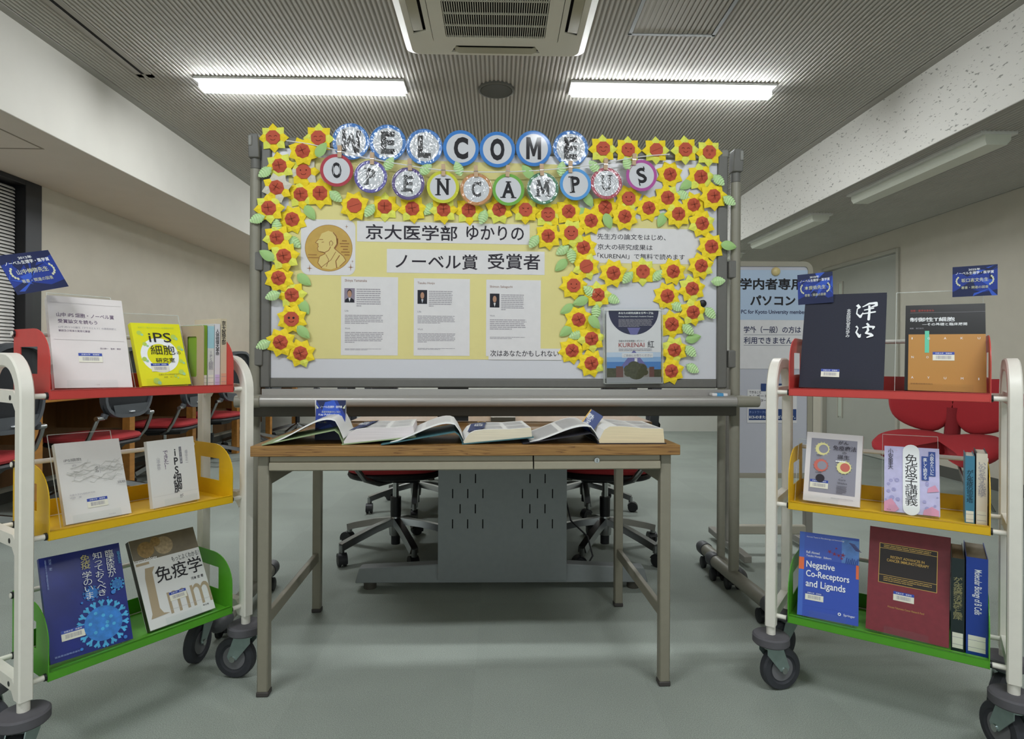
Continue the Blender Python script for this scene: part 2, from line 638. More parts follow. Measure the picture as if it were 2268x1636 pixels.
def ceiling_light(x, y, z, yaw, label, lit, group, wide=1.0):
    t = thing('ceiling_light', label, 'ceiling light', frame((x, y, z), yaw), group)
    MB().box(-0.625, 0.625, -0.084 * wide, 0.084 * wide, -0.012, 0.02, LAMPW).build('base_plate', t, bevel=0.002)
    d = MB()
    pr = [(-0.031, 0.0), (-0.031, -0.022), (-0.024, -0.040), (0.024, -0.040), (0.031, -0.022), (0.031, 0.0)]
    pr = [(a_ * (wide * 1.9 if wide > 1 else 1), b_ * (1.3 if wide > 1 else 1)) for a_, b_ in pr]
    gm = GLOW if lit else mat('unlit lamp diffuser', '#d4d7ca', 0.4)
    xs = (-0.615, 0.615)
    vs = [(xx + (0.01 if (zz < -0.03) == (xx < 0) else 0) * (1 if zz < -0.03 else 0) * (1 if xx < 0 else -1), yy, zz - 0.012) for xx in xs for (yy, zz) in pr]
    gs = GLOW_SIDE if lit else gm
    d.add(vs, [(i, i + 1, 7 + i, 6 + i) for i in (1, 2, 3)], gm)
    d.add(vs, [(i, i + 1, 7 + i, 6 + i) for i in (0, 4)] + [tuple(range(5, -1, -1)), tuple(range(6, 12))], gs)
    d.build('diffuser', t)
    return t


LL = ['lit ceiling light above the flowered board, nearer the window side', 'lit ceiling light above the flowered board, nearer the corridor side',
      'lit ceiling light out of view overhead, window side', 'lit ceiling light out of view overhead, corridor side',
      'lit ceiling light behind the board, window side', 'lit ceiling light behind the board, corridor side']
for (x, y), lb in zip(ALL_LAMPS, LL):
    ceiling_light(x, y, H_MAIN, 0, lb, True, 'lit ceiling lights of the main room')
for (x, y), lb in zip(CL, ['unlit corridor ceiling light, the largest one in view', 'unlit corridor ceiling light, the middle one of the row',
                           'unlit corridor ceiling light, the farthest one just past the board post', 'unlit corridor ceiling light, nearest one out of view']):
    ceiling_light(x, y, H_RIGHT, PI / 2, lb, False, 'unlit ceiling lights of the corridor', wide=1.2)

# cassette air conditioner
AC = thing('air_conditioner', 'white ceiling cassette air conditioner with dark intake grille', 'air conditioner', frame((-0.023, 2.81, H_MAIN), 0))
ACW = mat('off white moulded plastic', '#cfcdbd', 0.45, var=0.02, scale=4)
ACD = mat('beige louvre plastic', '#9c9880', 0.5)
VOID = mat('black hollow shade', '#0b0b0c', 0.9)  # the dark of a hollow put into the colour of a solid
out = rrect(-0.475, 0.475, -0.475, 0.475, 0.055, 6)
inn = rrect(-0.44, 0.44, -0.44, 0.44, 0.045, 6)
slot = lambda s: [(a, b) for a, b in s]
sl_y = lambda y0, y1: [(-0.24, y0), (0.24, y0), (0.21, y1), (-0.21, y1)]
holes4 = [[(-0.235, -0.41), (0.235, -0.41), (0.205, -0.345), (-0.205, -0.345)], [(-0.235, 0.41), (0.235, 0.41), (0.205, 0.345), (-0.205, 0.345)],
          [(-0.41, -0.235), (-0.41, 0.235), (-0.345, 0.205), (-0.345, -0.205)], [(0.41, -0.235), (0.41, 0.235), (0.345, 0.205), (0.345, -0.205)]]
hole_c = rrect(-0.32, 0.32, -0.32, 0.32, 0.03, 4)
p = MB()
p.prism([inn, hole_c] + holes4, -0.042, -0.036, ACW)
n = len(out)
p.add([(x, y, -0.002) for x, y in out] + [(x * 1.0, y * 1.0, -0.022) for x, y in out] + [(x, y, -0.042) for x, y in inn],
      [(i, (i + 1) % n, n + (i + 1) % n, n + i) for i in range(n)] + [(n + i, n + (i + 1) % n, 2 * n + (i + 1) % n, 2 * n + i) for i in range(n)], ACW)
p.build('panel_body', AC)
MB().box(-0.43, 0.43, -0.43, 0.43, -0.02, 0.06, VOID).build('dark_hollow', AC)  # solid black block gives the dark behind grille and louvres
for s in range(4):
    M = Matrix.Rotation(s * PI / 2, 4, 'Z')
    lv = MB()
    lv.sweep([M @ Vector((-0.215, 0.381, -0.034)), M @ Vector((-0.19, 0.381, -0.044)), M @ Vector((0.19, 0.381, -0.044)), M @ Vector((0.215, 0.381, -0.034))],
             [(-0.022, -0.002), (0.026, -0.006), (0.026, -0.002), (-0.022, 0.002)], ACD, side=M.to_3x3() @ Vector((0, 1, 0)))
    lv.build('louvre', AC)
g = MB()
g.prism([rrect(-0.316, 0.316, -0.316, 0.316, 0.03, 4), rrect(-0.25, 0.25, -0.255, 0.255, 0.01, 3)], -0.048, -0.036, ACW)
for i in range(46):
    x = -0.25 + 0.5 * (i + 0.5) / 46
    g.box(x - 0.0018, x + 0.0018, -0.255, 0.255, -0.046, -0.036, ACW)
for i in range(1, 5):
    y = -0.255 + 0.51 * i / 5
    g.box(-0.25, 0.25, y - 0.003, y + 0.003, -0.046, -0.038, ACW)
g.build('intake_grille', AC, smooth=False)

spk = thing('ceiling_speaker', 'round grey ceiling speaker between the two lit lamps', 'speaker', frame((-0.022, 3.75, H_MAIN), 0))
MB().lathe([(0.0, -0.012), (0.095, -0.012), (0.0952, -0.009), (0.098, -0.009)], mat('speaker mesh', '#55564f', 0.8, bump=0.4, bscale=900), 40).build('speaker_grille', spk)
MB().lathe([(0.098, -0.009), (0.100, -0.013), (0.111, -0.010), (0.113, 0.006)], mat('speaker ring', '#5f5f58', 0.6), 40).build('rim', spk)

sd = thing('slot_diffuser', 'long ceiling air slot beside the window side beam', 'air vent', frame((-2.105, 0, H_MAIN), 0))
sb = MB()
sb.box(-0.045, -0.012, -1.7, 3.66, -0.002, 0.02, TRIM).box(0.010, 0.045, -1.7, 3.66, -0.002, 0.02, TRIM).box(-0.045, 0.045, 3.62, 3.66, -0.002, 0.02, TRIM)
sb.build('frame', sd)
MB().box(-0.012, 0.010, -1.7, 3.62, 0.0, 0.02, VOID).build('slot', sd)  # black fill for the unlit depth of the slot

ap = thing('access_hatch', 'square ribbed access hatch with thin metal frame in the ceiling', 'ceiling hatch', frame((0.882, 2.87, H_MAIN), 0))
ALU = mat('brushed aluminium', '#9a9c9c', 0.4, 0.6)
a = MB()
for s in (-1, 1):
    a.box(s * 0.215 - 0.009, s * 0.215 + 0.009, -0.225, 0.225, -0.004, 0.006, ALU)
    a.box(-0.224, 0.224, s * 0.222 - 0.009, s * 0.222 + 0.009, -0.004, 0.006, ALU)
a.build('frame', ap)
hp = MB()
for i in range(16):
    x = -0.206 + (i + 0.5) * 0.0257
    hp.box(x - 0.0075, x + 0.0075, -0.213, 0.213, -0.001, 0.006, RIB)
hp.build('hatch_leaf', ap, smooth=False)

# shallow hatch outline in the low window-side ceiling
sh = MB()
OUT = mat('shadow gap grey', '#8d887c', 0.8)
for a, b, c, d in ((-3.02, -2.62, 3.52, 3.53), (-3.03, -3.02, 2.9, 3.53), (-2.62, -2.61, 2.9, 3.53)):
    sh.box(a, b, c, d, H_LEFT - 0.002, H_LEFT, OUT)
tag(sh.build('ceiling_hatch'), 'faint square hatch outline in the low ceiling by the window', 'ceiling hatch')
# ================================================================== whiteboard on wheels
from mathutils import noise as mnoise

BO = cw((-0.979 + 0.8995) / 2, (2.305 + 2.445) / 2)
BYAW = math.atan2(0.14, 1.8785) - PSI
MBD = frame(BO, BYAW)
MBI = MBD.inverted()


def B(px, py, y=0.0):
    """Where a sight line meets the board, in the board's own metres (x, z)."""
    o = MBI @ Vector((0, 0, CAM_Z))
    d = MBI.to_3x3() @ ray(px, py)
    k = (y - o.y) / d.y
    p = o + d * k
    return p.x, p.z


BGREY = mat('warm grey painted tube', '#8d8a7d', 0.4, var=0.03)
BDARK = mat('dark grey board frame', '#6b6a66', 0.5, var=0.04)
BCAP = mat('dark grey end cap', '#4e4f52', 0.5)
BWHITE = mat('white enamel board', '#d6d7de', 0.25, var=0.01, scale=3)
ALUT = mat('satin aluminium tray', '#a9a6a2', 0.35, 0.35, stretch=(1, 20, 20), var=0.04)

XL, XR = -0.942, 0.942
WX0, WX1 = B(601, 600)[0], B(1587, 600)[0]
WZB, WZT = 0.869, 1.748


def foot(t, x, y0, y1):
    f = MB()
    f.cyl((x, y0, 0.075), (x, y1, 0.075), 0.027, BGREY, 18)
    o = f.build('foot_tube', t)
    for y, s in ((y0, -1), (y1, 1)):
        c = MB()
        c.lathe([(0.0, 0.05), (0.012, 0.048), (0.024, 0.038), (0.030, 0.02), (0.031, 0), (0.031, -0.03), (0.0, -0.03)], BCAP, 16, Matrix.Translation((x, y, 0.075)) @ Matrix.Rotation(-s * PI / 2, 4, 'X'))
        c.build('end_cap', o)
        k = MB()
        yy = y - s * 0.045
        for dx in (-0.022, 0.022):
            k.lathe([(0.0, -0.009), (0.020, -0.009), (0.026, -0.006), (0.026, 0.006), (0.020, 0.009), (0.0, 0.009)], BLACK, 18, Matrix.Translation((x + dx, yy, 0.026)) @ Matrix.Rotation(PI / 2, 4, 'Y'))
        k.cyl((x, yy, 0.02), (x, yy, 0.052), 0.013, BLACK)
        k.build('caster', o)


def stand(t, full, xl=None, y0=-0.31, y1=0.20):
    for s, x in ((-1, XL if xl is None else xl), (1, XR)):
        p = MB()
        p.cyl((x, 0.0, 0.07), (x, 0.0, 1.66), 0.0205, BGREY, 22)
        p.build('post', t)
        if full:
            c = MB()
            c.cyl((x, 0.0, 1.66), (x, 0.0, 1.735), 0.0185, BDARK, 20)
            c.add([(x - 0.02, -0.026, 1.70), (x + 0.02, -0.026, 1.70), (x + 0.02, 0.022, 1.70), (x - 0.02, 0.022, 1.70), (x - 0.02, -0.03, 1.73), (x + 0.02, -0.03, 1.73), (x + 0.02, 0.024, 1.73), (x - 0.02, 0.024, 1.73), (x - 0.016, -0.028, 1.79), (x + 0.016, -0.028, 1.79), (x + 0.016, 0.022, 1.79), (x - 0.016, 0.022, 1.79)],
                  [(0, 3, 2, 1), (0, 1, 5, 4), (1, 2, 6, 5), (2, 3, 7, 6), (3, 0, 4, 7), (4, 5, 9, 8), (5, 6, 10, 9), (6, 7, 11, 10), (7, 4, 8, 11), (8, 9, 10, 11)], BDARK)
            xx = x + s * 0.012
            c.box(xx - 0.007, xx + 0.007, -0.0345, -0.026, 1.742, 1.782, mat('grey post cap plate', '#8f8f8a', 0.5))
            c.build('post_cap', t, bevel=0.004)
        foot(t, x, y0, y1)


wb = thing('whiteboard', 'large rolling whiteboard covered with paper sunflowers and welcome letters', 'whiteboard', MBD)
MB().box(WX0, WX1, 0.0, 0.018, WZB, WZT, BWHITE).build('writing_surface', wb)
fr = MB()
fx0, fx1, fz0, fz1 = WX0 - 0.037, WX1 + 0.042, 0.832, 1.787
fr.box(fx0, WX0, -0.012, 0.024, fz0, fz1, BDARK).box(WX1, fx1, -0.012, 0.024, fz0, fz1, BDARK)
fr.box(WX0, WX1, -0.012, 0.024, fz0, WZB, BDARK).box(WX0, WX1, -0.012, 0.024, WZT, fz1, BDARK)
fr.build('board_frame', wb, bevel=0.006)
MB().box(fx1 - 0.03, fx1 + 0.004, -0.014, 0.026, fz1 - 0.03, fz1 + 0.004, mat('grey corner cap', '#85847e', 0.5)).build('corner_cap', wb, bevel=0.008)
for s in (-1, 1):
    for z in (1.31, 0.95):
        MB().box(s * 0.925 - 0.016, s * 0.925 + 0.016, -0.02, 0.02, z - 0.035, z + 0.035, BDARK).build('clamp', wb, bevel=0.004)
stand(wb, True)
ty = MB()
ty.box(XL + 0.035, XR - 0.03, -0.105, -0.018, 0.800, 0.804, ALUT)
ty.box(XL + 0.035, XR - 0.03, -0.030, -0.024, 0.800, 0.828, ALUT)
ty.sweep([(XL + 0.035, -0.105, 0.785), (XR - 0.03, -0.105, 0.785)], [(0.012 * math.cos(2 * PI * i / 14) , 0.019 * math.sin(2 * PI * i / 14)) for i in range(14)], ALUT, side=(0, 1, 0))
ty.build('pen_tray', wb)
for s, x in ((-1, XL + 0.01), (1, XR + 0.005)):
    e = MB()
    e.sweep([(x - 0.045, -0.105, 0.785), (x - 0.03, -0.105, 0.785), (x + 0.03, -0.105, 0.785), (x + 0.045, -0.105, 0.785)], [(0.018 * math.cos(2 * PI * i / 12), 0.022 * math.sin(2 * PI * i / 12)) for i in range(12)], BGREY, side=(0, 1, 0))
    e.box(x - 0.045, x + 0.02, -0.1, -0.01, 0.775, 0.805, BGREY)
    e.build('tray_end', wb, bevel=0.003)
MB().box(XL, XR, -0.022, 0.018, 0.722, 0.768, mat('dark taupe cross rail', '#56534c', 0.5)).build('cross_rail', wb, bevel=0.004)
MB().box(-0.25, -0.13, 0.018, 0.04, 0.70, 0.84, BCAP).build('bracket', wb)

# the second upright and foot behind the corridor-side post
p = MB()
p.cyl((XR + 0.022, 0.175, 0.07), (XR + 0.022, 0.175, 1.60), 0.0175, BGREY, 20)
p.box(XR - 0.012, XR + 0.012, 0.0, 0.175, 0.735, 0.765, BGREY)
p.build('rear_post', wb)
foot(wb, XR + 0.022, 0.01, 0.36)

# ------------------------------------------------------------------ sheets of paper on the board
PRINT = Matrix(((1, 0, 0, 0), (0, 0, -1, 0), (0, 1, 0, 0), (0, 0, 0, 1)))    # x right, y up, z towards the reader


def sheet(name, label, cat, pxbox, y, m, group=None, thick=0.0008, radius=0.0):
    """A flat sheet stuck on the board; returns (mesh, matrix, map from photo pixels to the sheet)."""
    x0, z1 = B(pxbox[0], pxbox[1])
    x1, z0 = B(pxbox[2], pxbox[3])
    cx, cz = (x0 + x1) / 2, (z0 + z1) / 2
    w, h = (x1 - x0) / 2, (z1 - z0) / 2
    mb = MB()
    if radius:
        mb.prism([rrect(-w, w, -h, h, radius, 6)], -thick, 0, m)
    else:
        mb.box(-w, w, -h, h, -thick, 0, m)

    def q(px, py):
        a, b = B(px, py)
        return a - cx, b - cz
    return mb, MBD @ Matrix.Translation((cx, y, cz)) @ PRINT, q


def boxtext(mb, q, s, b, m, bold=0.0, z=0.0004):
    x0, y1 = q(b[0], b[1])
    x1, y0 = q(b[2], b[3])
    mb.text(s, x0, x1, y0, y1, z, m, bold=bold)


def boxlines(mb, q, b, n, m, z=0.0004, **k):
    x0, y1 = q(b[0], b[1])
    x1, y0 = q(b[2], b[3])
    mb.lines(x0, x1, y0, y1, n, z, m, **k)


YPAPER = mat('pale yellow drawing paper', '#e6dc97', 0.8, var=0.03, scale=4, bump=0.5, bscale=9)
INK2 = mat('soft black print', '#2a2530', 0.75)
mb, M, q = sheet('b', '', '', (640, 347, 1282, 797), -0.0012, YPAPER)
tag(mb.build('backing_paper', None, M), 'large pale yellow paper sheet pinned behind the letters and biographies', 'paper')
mb, M, q = sheet('b', '', '', (1296, 482, 1572, 607), -0.0012, YPAPER)
tag(mb.build('backing_paper', None, M), 'smaller pale yellow paper behind the three-line notice among the sunflowers', 'paper')

mb, M, q = sheet('s', '', '', (791, 489, 1173, 542), -0.0022, WHITE_PAPER)
boxtext(mb, q, '京大医学部', (810, 496, 1013, 534), INK2, 0.012)
boxtext(mb, q, 'ゆかりの', (1033, 499, 1160, 534), INK2, 0.012)
tag(mb.build('title_strip', None, M), 'white title strip, the upper of the two big headlines', 'sign')
mb, M, q = sheet('s', '', '', (857, 551, 1206, 609), -0.0022, WHITE_PAPER)
boxtext(mb, q, 'ノーベル賞', (876, 561, 1058, 598), INK2, 0.012)
boxtext(mb, q, '受賞者', (1080, 561, 1196, 598), INK2, 0.012)
tag(mb.build('title_strip', None, M), 'white title strip, the lower of the two big headlines', 'sign')
mb, M, q = sheet('s', '', '', (1308, 503, 1556, 586), -0.0022, WHITE_PAPER, radius=0.012)
boxtext(mb, q, '先生方の論文をはじめ、', (1323, 517, 1474, 533), INK2, 0.004)
boxtext(mb, q, '京大の研究成果は', (1323, 540, 1445, 555), INK2, 0.004)
boxtext(mb, q, '「KURENAI」で無料で読めます', (1323, 560, 1516, 576), INK2, 0.004)
tag(mb.build('notice', None, M), 'white three-line notice ringed by paper sunflowers', 'sign')

# three printed biographies
SKIN = mat('printed skin tone', '#b58c74', 0.8)
SUIT = mat('printed dark suit', '#20222c', 0.8)
TIE = mat('printed blue tie', '#5f7fb0', 0.8)
TONE = mat('printed mauve backdrop', '#8f8596', 0.8)
NAVYP = mat('printed night backdrop', '#23242f', 0.8)
BROWN_INK = mat('brown print', '#97776a', 0.8)
BIO = [((756, 612, 881, 787), 'Shinya Yamanaka', TONE, 'white sheet with printed biography, nearest the gold medal picture', SUIT,
        [(764, 618, 813, 626), (763, 638, 786, 670), (790, 638, 844, 680), (764, 686, 772, 690), (764, 696, 850, 718), (764, 725, 776, 729), (764, 734, 850, 760), (764, 771, 847, 776)]),
       ((917, 616, 1040, 788), 'Tasuku Honjo', NAVYP, 'white sheet with printed biography, middle one of the three', TIE,
        [(925, 624, 963, 631), (925, 642, 946, 673), (950, 643, 1003, 680), (925, 688, 933, 692), (925, 698, 1009, 717), (925, 727, 937, 731), (925, 737, 1009, 759), (925, 770, 1008, 775)]),
       ((1077, 619, 1197, 789), 'Shimon Sakaguchi', NAVYP, 'white sheet with printed biography, just above the handmade caption strip', SUIT,
        [(1085, 632, 1135, 639), (1085, 650, 1106, 681), (1110, 651, 1161, 688), (1085, 697, 1096, 701), (1085, 706, 1166, 731), None, None, (1085, 745, 1167, 751)])]
for box, nm, bg, lb, suit, r in BIO:
    mb, M, q = sheet('s', '', '', box, -0.0022, WHITE_PAPER)
    boxtext(mb, q, nm, r[0], BROWN_INK, 0.01)
    x0, y1 = q(r[1][0], r[1][1])
    x1, y0 = q(r[1][2], r[1][3])
    w, h = x1 - x0, y1 - y0
    mb.rect(x0, x1, y0, y1, 0.0003, bg)
    cx = (x0 + x1) / 2
    mb.poly([(x0 + 0.05 * w, y0, 0.0004), (x1 - 0.05 * w, y0, 0.0004), (x1 - 0.08 * w, y0 + 0.2 * h, 0.0004), (cx + 0.12 * w, y0 + 0.34 * h, 0.0004), (cx - 0.12 * w, y0 + 0.34 * h, 0.0004), (x0 + 0.08 * w, y0 + 0.2 * h, 0.0004)], SUIT)
    mb.poly([(cx - 0.11 * w, y0 + 0.33 * h, 0.0005), (cx, y0 + 0.05 * h, 0.0005), (cx + 0.11 * w, y0 + 0.33 * h, 0.0005)], WHITE_PAPER)
    if suit is TIE:
        mb.poly([(cx - 0.03 * w, y0 + 0.3 * h, 0.0006), (cx, y0 + 0.03 * h, 0.0006), (cx + 0.03 * w, y0 + 0.3 * h, 0.0006)], TIE)
    mb.disc(cx, y0 + 0.66 * h, 0.0005, 0.23 * w, INK2, 16, ry=0.27 * h)
    mb.disc(cx, y0 + 0.6 * h, 0.0006, 0.2 * w, SKIN, 16, ry=0.24 * h)
    boxlines(mb, q, r[2], 9, GREY_INK, last=0.2)
    if r[3]:
        boxtext(mb, q, 'Work' if 'Shimon' in nm else 'Life', r[3], GREY_INK, 0.01)
        boxlines(mb, q, r[4], 6, GREY_INK)
    if r[5]:
        boxtext(mb, q, 'Work', r[5], GREY_INK, 0.01)
        boxlines(mb, q, r[6], 7, GREY_INK, last=0.25)
    boxlines(mb, q, r[7], 2, GREY_INK)
    tag(mb.build('biography_sheet', None, M), lb, 'printed sheet', 'printed biographies on the yellow paper')
mb, M, q = sheet('s', '', '', (1082, 771, 1243, 797), -0.0034, WHITE_PAPER)
boxtext(mb, q, '次はあなたかもしれない', (1086, 775, 1237, 790), INK2, 0.008)
tag(mb.build('caption_strip', None, M), 'small white caption strip across the foot of a biography sheet', 'sign')

# gold medal picture
mb, M, q = sheet('s', '', '', (667, 485, 787, 610), -0.0022, WHITE_PAPER, radius=0.03)
mcx, mcy = q(728.5, 549.5)
rr = q(781, 549.5)[0] - mcx
GOLD = mat('printed gold', '#c7a24e', 0.6, var=0.06, scale=30)
GOLDL = mat('printed light gold', '#dcc77c', 0.6)
GOLDD = mat('printed bronze line', '#94602c', 0.6)
mb.disc(mcx, mcy, 0.0003, rr, GOLDD, 48)
mb.disc(mcx, mcy, 0.0004, rr * 0.985, GOLD, 48)
head = [(-0.42, 0.36), (-0.30, 0.62), (-0.02, 0.74), (0.24, 0.66), (0.36, 0.42), (0.36, 0.18), (0.24, -0.02), (0.36, -0.12), (0.62, -0.34), (0.72, -0.52), (0.46, -0.78), (0.10, -0.92), (-0.28, -0.86),
        (-0.46, -0.64), (-0.38, -0.36), (-0.14, -0.24), (-0.22, -0.18), (-0.44, -0.14), (-0.48, 0.0), (-0.43, 0.06), (-0.47, 0.12), (-0.44, 0.18), (-0.56, 0.22), (-0.46, 0.34)]
mb.poly([(mcx + a * rr, mcy + b * rr, 0.0005) for a, b in head], GOLDL)


def stroke(pts, w, m=GOLDD, z=0.0006):
    for (a, b), (c, d) in zip(pts[:-1], pts[1:]):
        dx, dy = c - a, d - b
        L = math.hypot(dx, dy) or 1
        nx, ny = -dy / L * w, dx / L * w
        mb.poly([(mcx + (a + nx) * rr, mcy + (b + ny) * rr, z), (mcx + (a - nx) * rr, mcy + (b - ny) * rr, z), (mcx + (c - nx) * rr, mcy + (d - ny) * rr, z), (mcx + (c + nx) * rr, mcy + (d + ny) * rr, z)], m)


stroke(head[4:7], 0.035)
stroke(head[6:11], 0.014)
stroke(head[12:16], 0.014)
stroke(head[15:24] + [head[0]], 0.012)
stroke([(-0.38, -0.16), (-0.18, -0.2), (0.0, -0.1), (0.08, 0.06)], 0.016)
stroke([(-0.4, 0.36), (-0.24, 0.36)], 0.014)
stroke([(-0.3, 0.24), (-0.2, 0.26)], 0.012)
stroke([(0.05, 0.1), (0.02, 0.24), (0.1, 0.32), (0.18, 0.22), (0.12, 0.1)], 0.012)
stroke([(-0.12, -0.28), (0.0, -0.5), (-0.1, -0.8)], 0.012)
stroke([(0.3, -0.15), (0.1, -0.5), (-0.3, -0.82)], 0.012)
stroke([(0.46, -0.3), (0.3, -0.55), (0.34, -0.85)], 0.02)
stroke([(0.36, 0.2), (0.32, 0.5), (0.18, 0.68)], 0.022)
for (x0, y0, n, wd) in ((-0.86, -0.3, 6, 0.36), (-0.86, -0.42, 8, 0.44), (0.56, 0.32, 5, 0.2), (0.46, 0.2, 8, 0.4), (0.5, 0.08, 7, 0.32), (0.6, -0.04, 5, 0.2), (0.52, -0.16, 8, 0.36), (0.66, -0.28, 5, 0.22)):
    stroke([(x0 + wd * i / (2 * n), y0 + (0.025 if i % 2 else -0.025)) for i in range(2 * n + 1)], 0.01)
for (px, py, r) in ((768, 502, 4), (686, 594, 7), (777, 592, 7), (781, 579, 3)):
    a, b = q(px, py)
    k = (q(px + r, py)[0] - a)
    mb.poly([(a + k * (1 if i % 2 == 0 else 0.18) * math.cos(PI * i / 4), b + k * (1.3 if i % 2 == 0 else 0.2) * math.sin(PI * i / 4), 0.0004) for i in range(8)], GOLDD)
tag(mb.build('medal_picture', None, M), 'white rounded sheet with a big gold medal showing a profile head', 'picture')

# leaflet holder
LX0, LZ1 = B(1335, 681)
LX1, LZ0 = B(1461, 848)
lw, lh = (LX1 - LX0) / 2, (LZ1 - LZ0) / 2
ML = MBD @ Matrix.Translation(((LX0 + LX1) / 2, -0.034, (LZ0 + LZ1) / 2)) @ Matrix.Rotation(R(-0.7), 4, 'Y') @ PRINT
lh_t = thing('leaflet_holder', 'clear acrylic leaflet pocket hanging on the board', 'leaflet holder', ML)
hb = MB()
hb.box(-lw, lw, -lh, lh, -0.0205, -0.0185, ACRYLIC)
hb.box(-lw, lw, -lh, lh - 0.012, 0.0, 0.002, ACRYLIC)
hb.build('pocket', lh_t, smooth=False)
eb = MB()
for s in (-1, 1):
    eb.box(s * lw - 0.0015, s * lw + 0.0015, -lh, lh, -0.0205, 0.002, ACRYLIC_EDGE)
eb.box(-lw, lw, -lh - 0.0015, -lh + 0.0015, -0.0205, 0.0025, ACRYLIC_EDGE)
eb.box(-lw, lw, lh - 0.014, lh - 0.011, -0.0005, 0.0025, ACRYLIC_EDGE)
eb.build('pocket_edge', lh_t, smooth=False)
LF = ML @ Matrix.Translation((0.002, -0.003, -0.004))
wl, hl = lw * 0.94, lh * 0.965
lf = MB()
lf.box(-wl, wl, -hl, hl, -0.008, 0, WHITE_PAPER)
LNAVY = mat('leaflet navy', '#232448', 0.6)
LVIO = mat('leaflet violet', '#6d6aa6', 0.6)
LSKY = mat('leaflet sky blue', '#4f83c4', 0.6)
LSKY2 = mat('leaflet pale blue', '#8eb2dc', 0.6)
LSKY3 = mat('leaflet paler blue', '#c3d3e8', 0.6)
TREE = mat('printed tree green', '#4a4a33', 0.7, var=0.25, scale=120)
BRICK = mat('printed brick', '#6e4a44', 0.7)
PAVE = mat('printed pavement', '#9a9a9c', 0.7)
z = 0.0003
f = lambda a, b: (-wl + 2 * wl * a, hl - 2 * hl * b)       # fractions from the top left corner


def LR(a0, b0, a1, b1, m, z):
    x0, y1 = f(a0, b0)
    x1, y0 = f(a1, b1)
    lf.rect(x0, x1, y0, y1, z, m)


lf.poly([(*f(0.5 + 0.46 * math.cos(PI + PI * i / 24), 0.012 - 0.335 * math.sin(PI + PI * i / 24)), z) for i in range(25)], LNAVY)
lf.poly([(*f(0.38, 0.25), 2 * z), (*f(0.62, 0.25), 2 * z), (*f(0.56, 0.345), 2 * z), (*f(0.44, 0.345), 2 * z)], LVIO)
LR(0, 0.585, 1, 0.66, LSKY3, z)
LR(0, 0.65, 1, 0.72, LSKY2, 1.2 * z)
LR(0, 0.715, 1, 0.90, LSKY, 1.4 * z)
lf.poly([(*f(0.5, 0.55), 2 * z), (*f(0.74, 0.78), 2 * z), (*f(0.26, 0.78), 2 * z)], LVIO)
LR(0, 0.80, 0.2, 0.94, TREE, 2 * z)
LR(0.8, 0.82, 1, 0.94, TREE, 2 * z)
LR(0.17, 0.775, 0.30, 0.93, BRICK, 2.4 * z)
LR(0.78, 0.785, 0.87, 0.93, BRICK, 2.4 * z)
LR(0.28, 0.80, 0.78, 0.93, mat('printed facade', '#8f8a86', 0.7), 2.2 * z)
LR(0, 0.925, 1, 1, PAVE, 2.6 * z)
LR(0.51, 0.665, 0.56, 0.76, WHITE_PAPER, 2.3 * z)
for (a, b, r) in ((0.5, 0.78, 0.12), (0.42, 0.82, 0.11), (0.62, 0.81, 0.12), (0.54, 0.86, 0.16), (0.40, 0.87, 0.08), (0.69, 0.86, 0.07)):
    x, y = f(a, b)
    lf.disc(x, y, 3 * z + a * z, 2 * wl * r, TREE, 20, ry=2 * wl * r * 0.8)
LR(0.52, 0.88, 0.56, 0.945, TREE, 3 * z)
LR(0.28, 0.595, 0.85, 0.658, WHITE_PAPER, 4 * z)


def LT(s, a0, b0, a1, b1, m, bold=0.0, zz=0.0015):
    x0, y1 = f(a0, b0)
    x1, y0 = f(a1, b1)
    lf.text(s, x0, x1, y0, y1, zz, m, bold=bold)


LT('あなたの研究成果を世界へ発信', 0.22, 0.035, 0.86, 0.066, WHITE_PRINT, 0.02)
LT("Sharing Kyoto University's Academic Outputs", 0.22, 0.087, 0.86, 0.11, WHITE_PRINT, 0.01)
x0, y1 = f(0.22, 0.13)
x1, y0 = f(0.86, 0.24)
lf.lines(x0, x1, y0, y1, 7, 0.0014, GREY_INK)
RED_INK = mat('dark red print', '#a8423c', 0.7)
LT('KURENAI', 0.22, 0.455, 0.69, 0.515, RED_INK)
LT('京都大学学術情報リポジトリ', 0.22, 0.418, 0.69, 0.443, INK2)
LT('紅', 0.75, 0.428, 0.87, 0.522, INK2)
x0, y1 = f(0.22, 0.53)
x1, y0 = f(0.86, 0.57)
lf.lines(x0, x1, y0, y1, 2, 0.0012, GREY_INK, last=0.95)
LT('ご自由にお取りください', 0.31, 0.61, 0.83, 0.645, GREY_INK, 0.01, 0.0018)
tag(lf.build('leaflet', None, LF), 'blue and white leaflet with a tree and red lettering in the clear pocket', 'leaflet')

# magnet and eraser
bx, bz = B(1556, 672)
MB_M = MBD @ Matrix.Translation((bx, 0.0, bz)) @ PRINT
mg = MB().lathe([(0.0, 0.012), (0.008, 0.0115), (0.013, 0.009), (0.015, 0.004), (0.015, 0.0), (0.0, 0.0)], BLACK, 20)
tag(mg.build('magnet', None, MB_M), 'round black magnet on the bare board edge', 'magnet')
ex = B(1583, 873)[0] * 0.985
er = thing('board_eraser', 'white and light blue eraser lying on the tray end', 'eraser', MBD @ Matrix.Translation((ex, -0.062, 0.8045)) @ Matrix.Rotation(R(-6), 4, 'Z'))
MB().box(-0.028, -0.008, -0.02, 0.02, 0, 0.011, WHITE_PAPER).box(0.014, 0.032, -0.02, 0.02, 0, 0.011, WHITE_PAPER).build('rubber_block', er, bevel=0.002)
MB().box(-0.009, 0.015, -0.0205, 0.0205, -0.0002, 0.0115, mat('sky blue sleeve', '#4d97c8', 0.5)).build('sleeve', er)

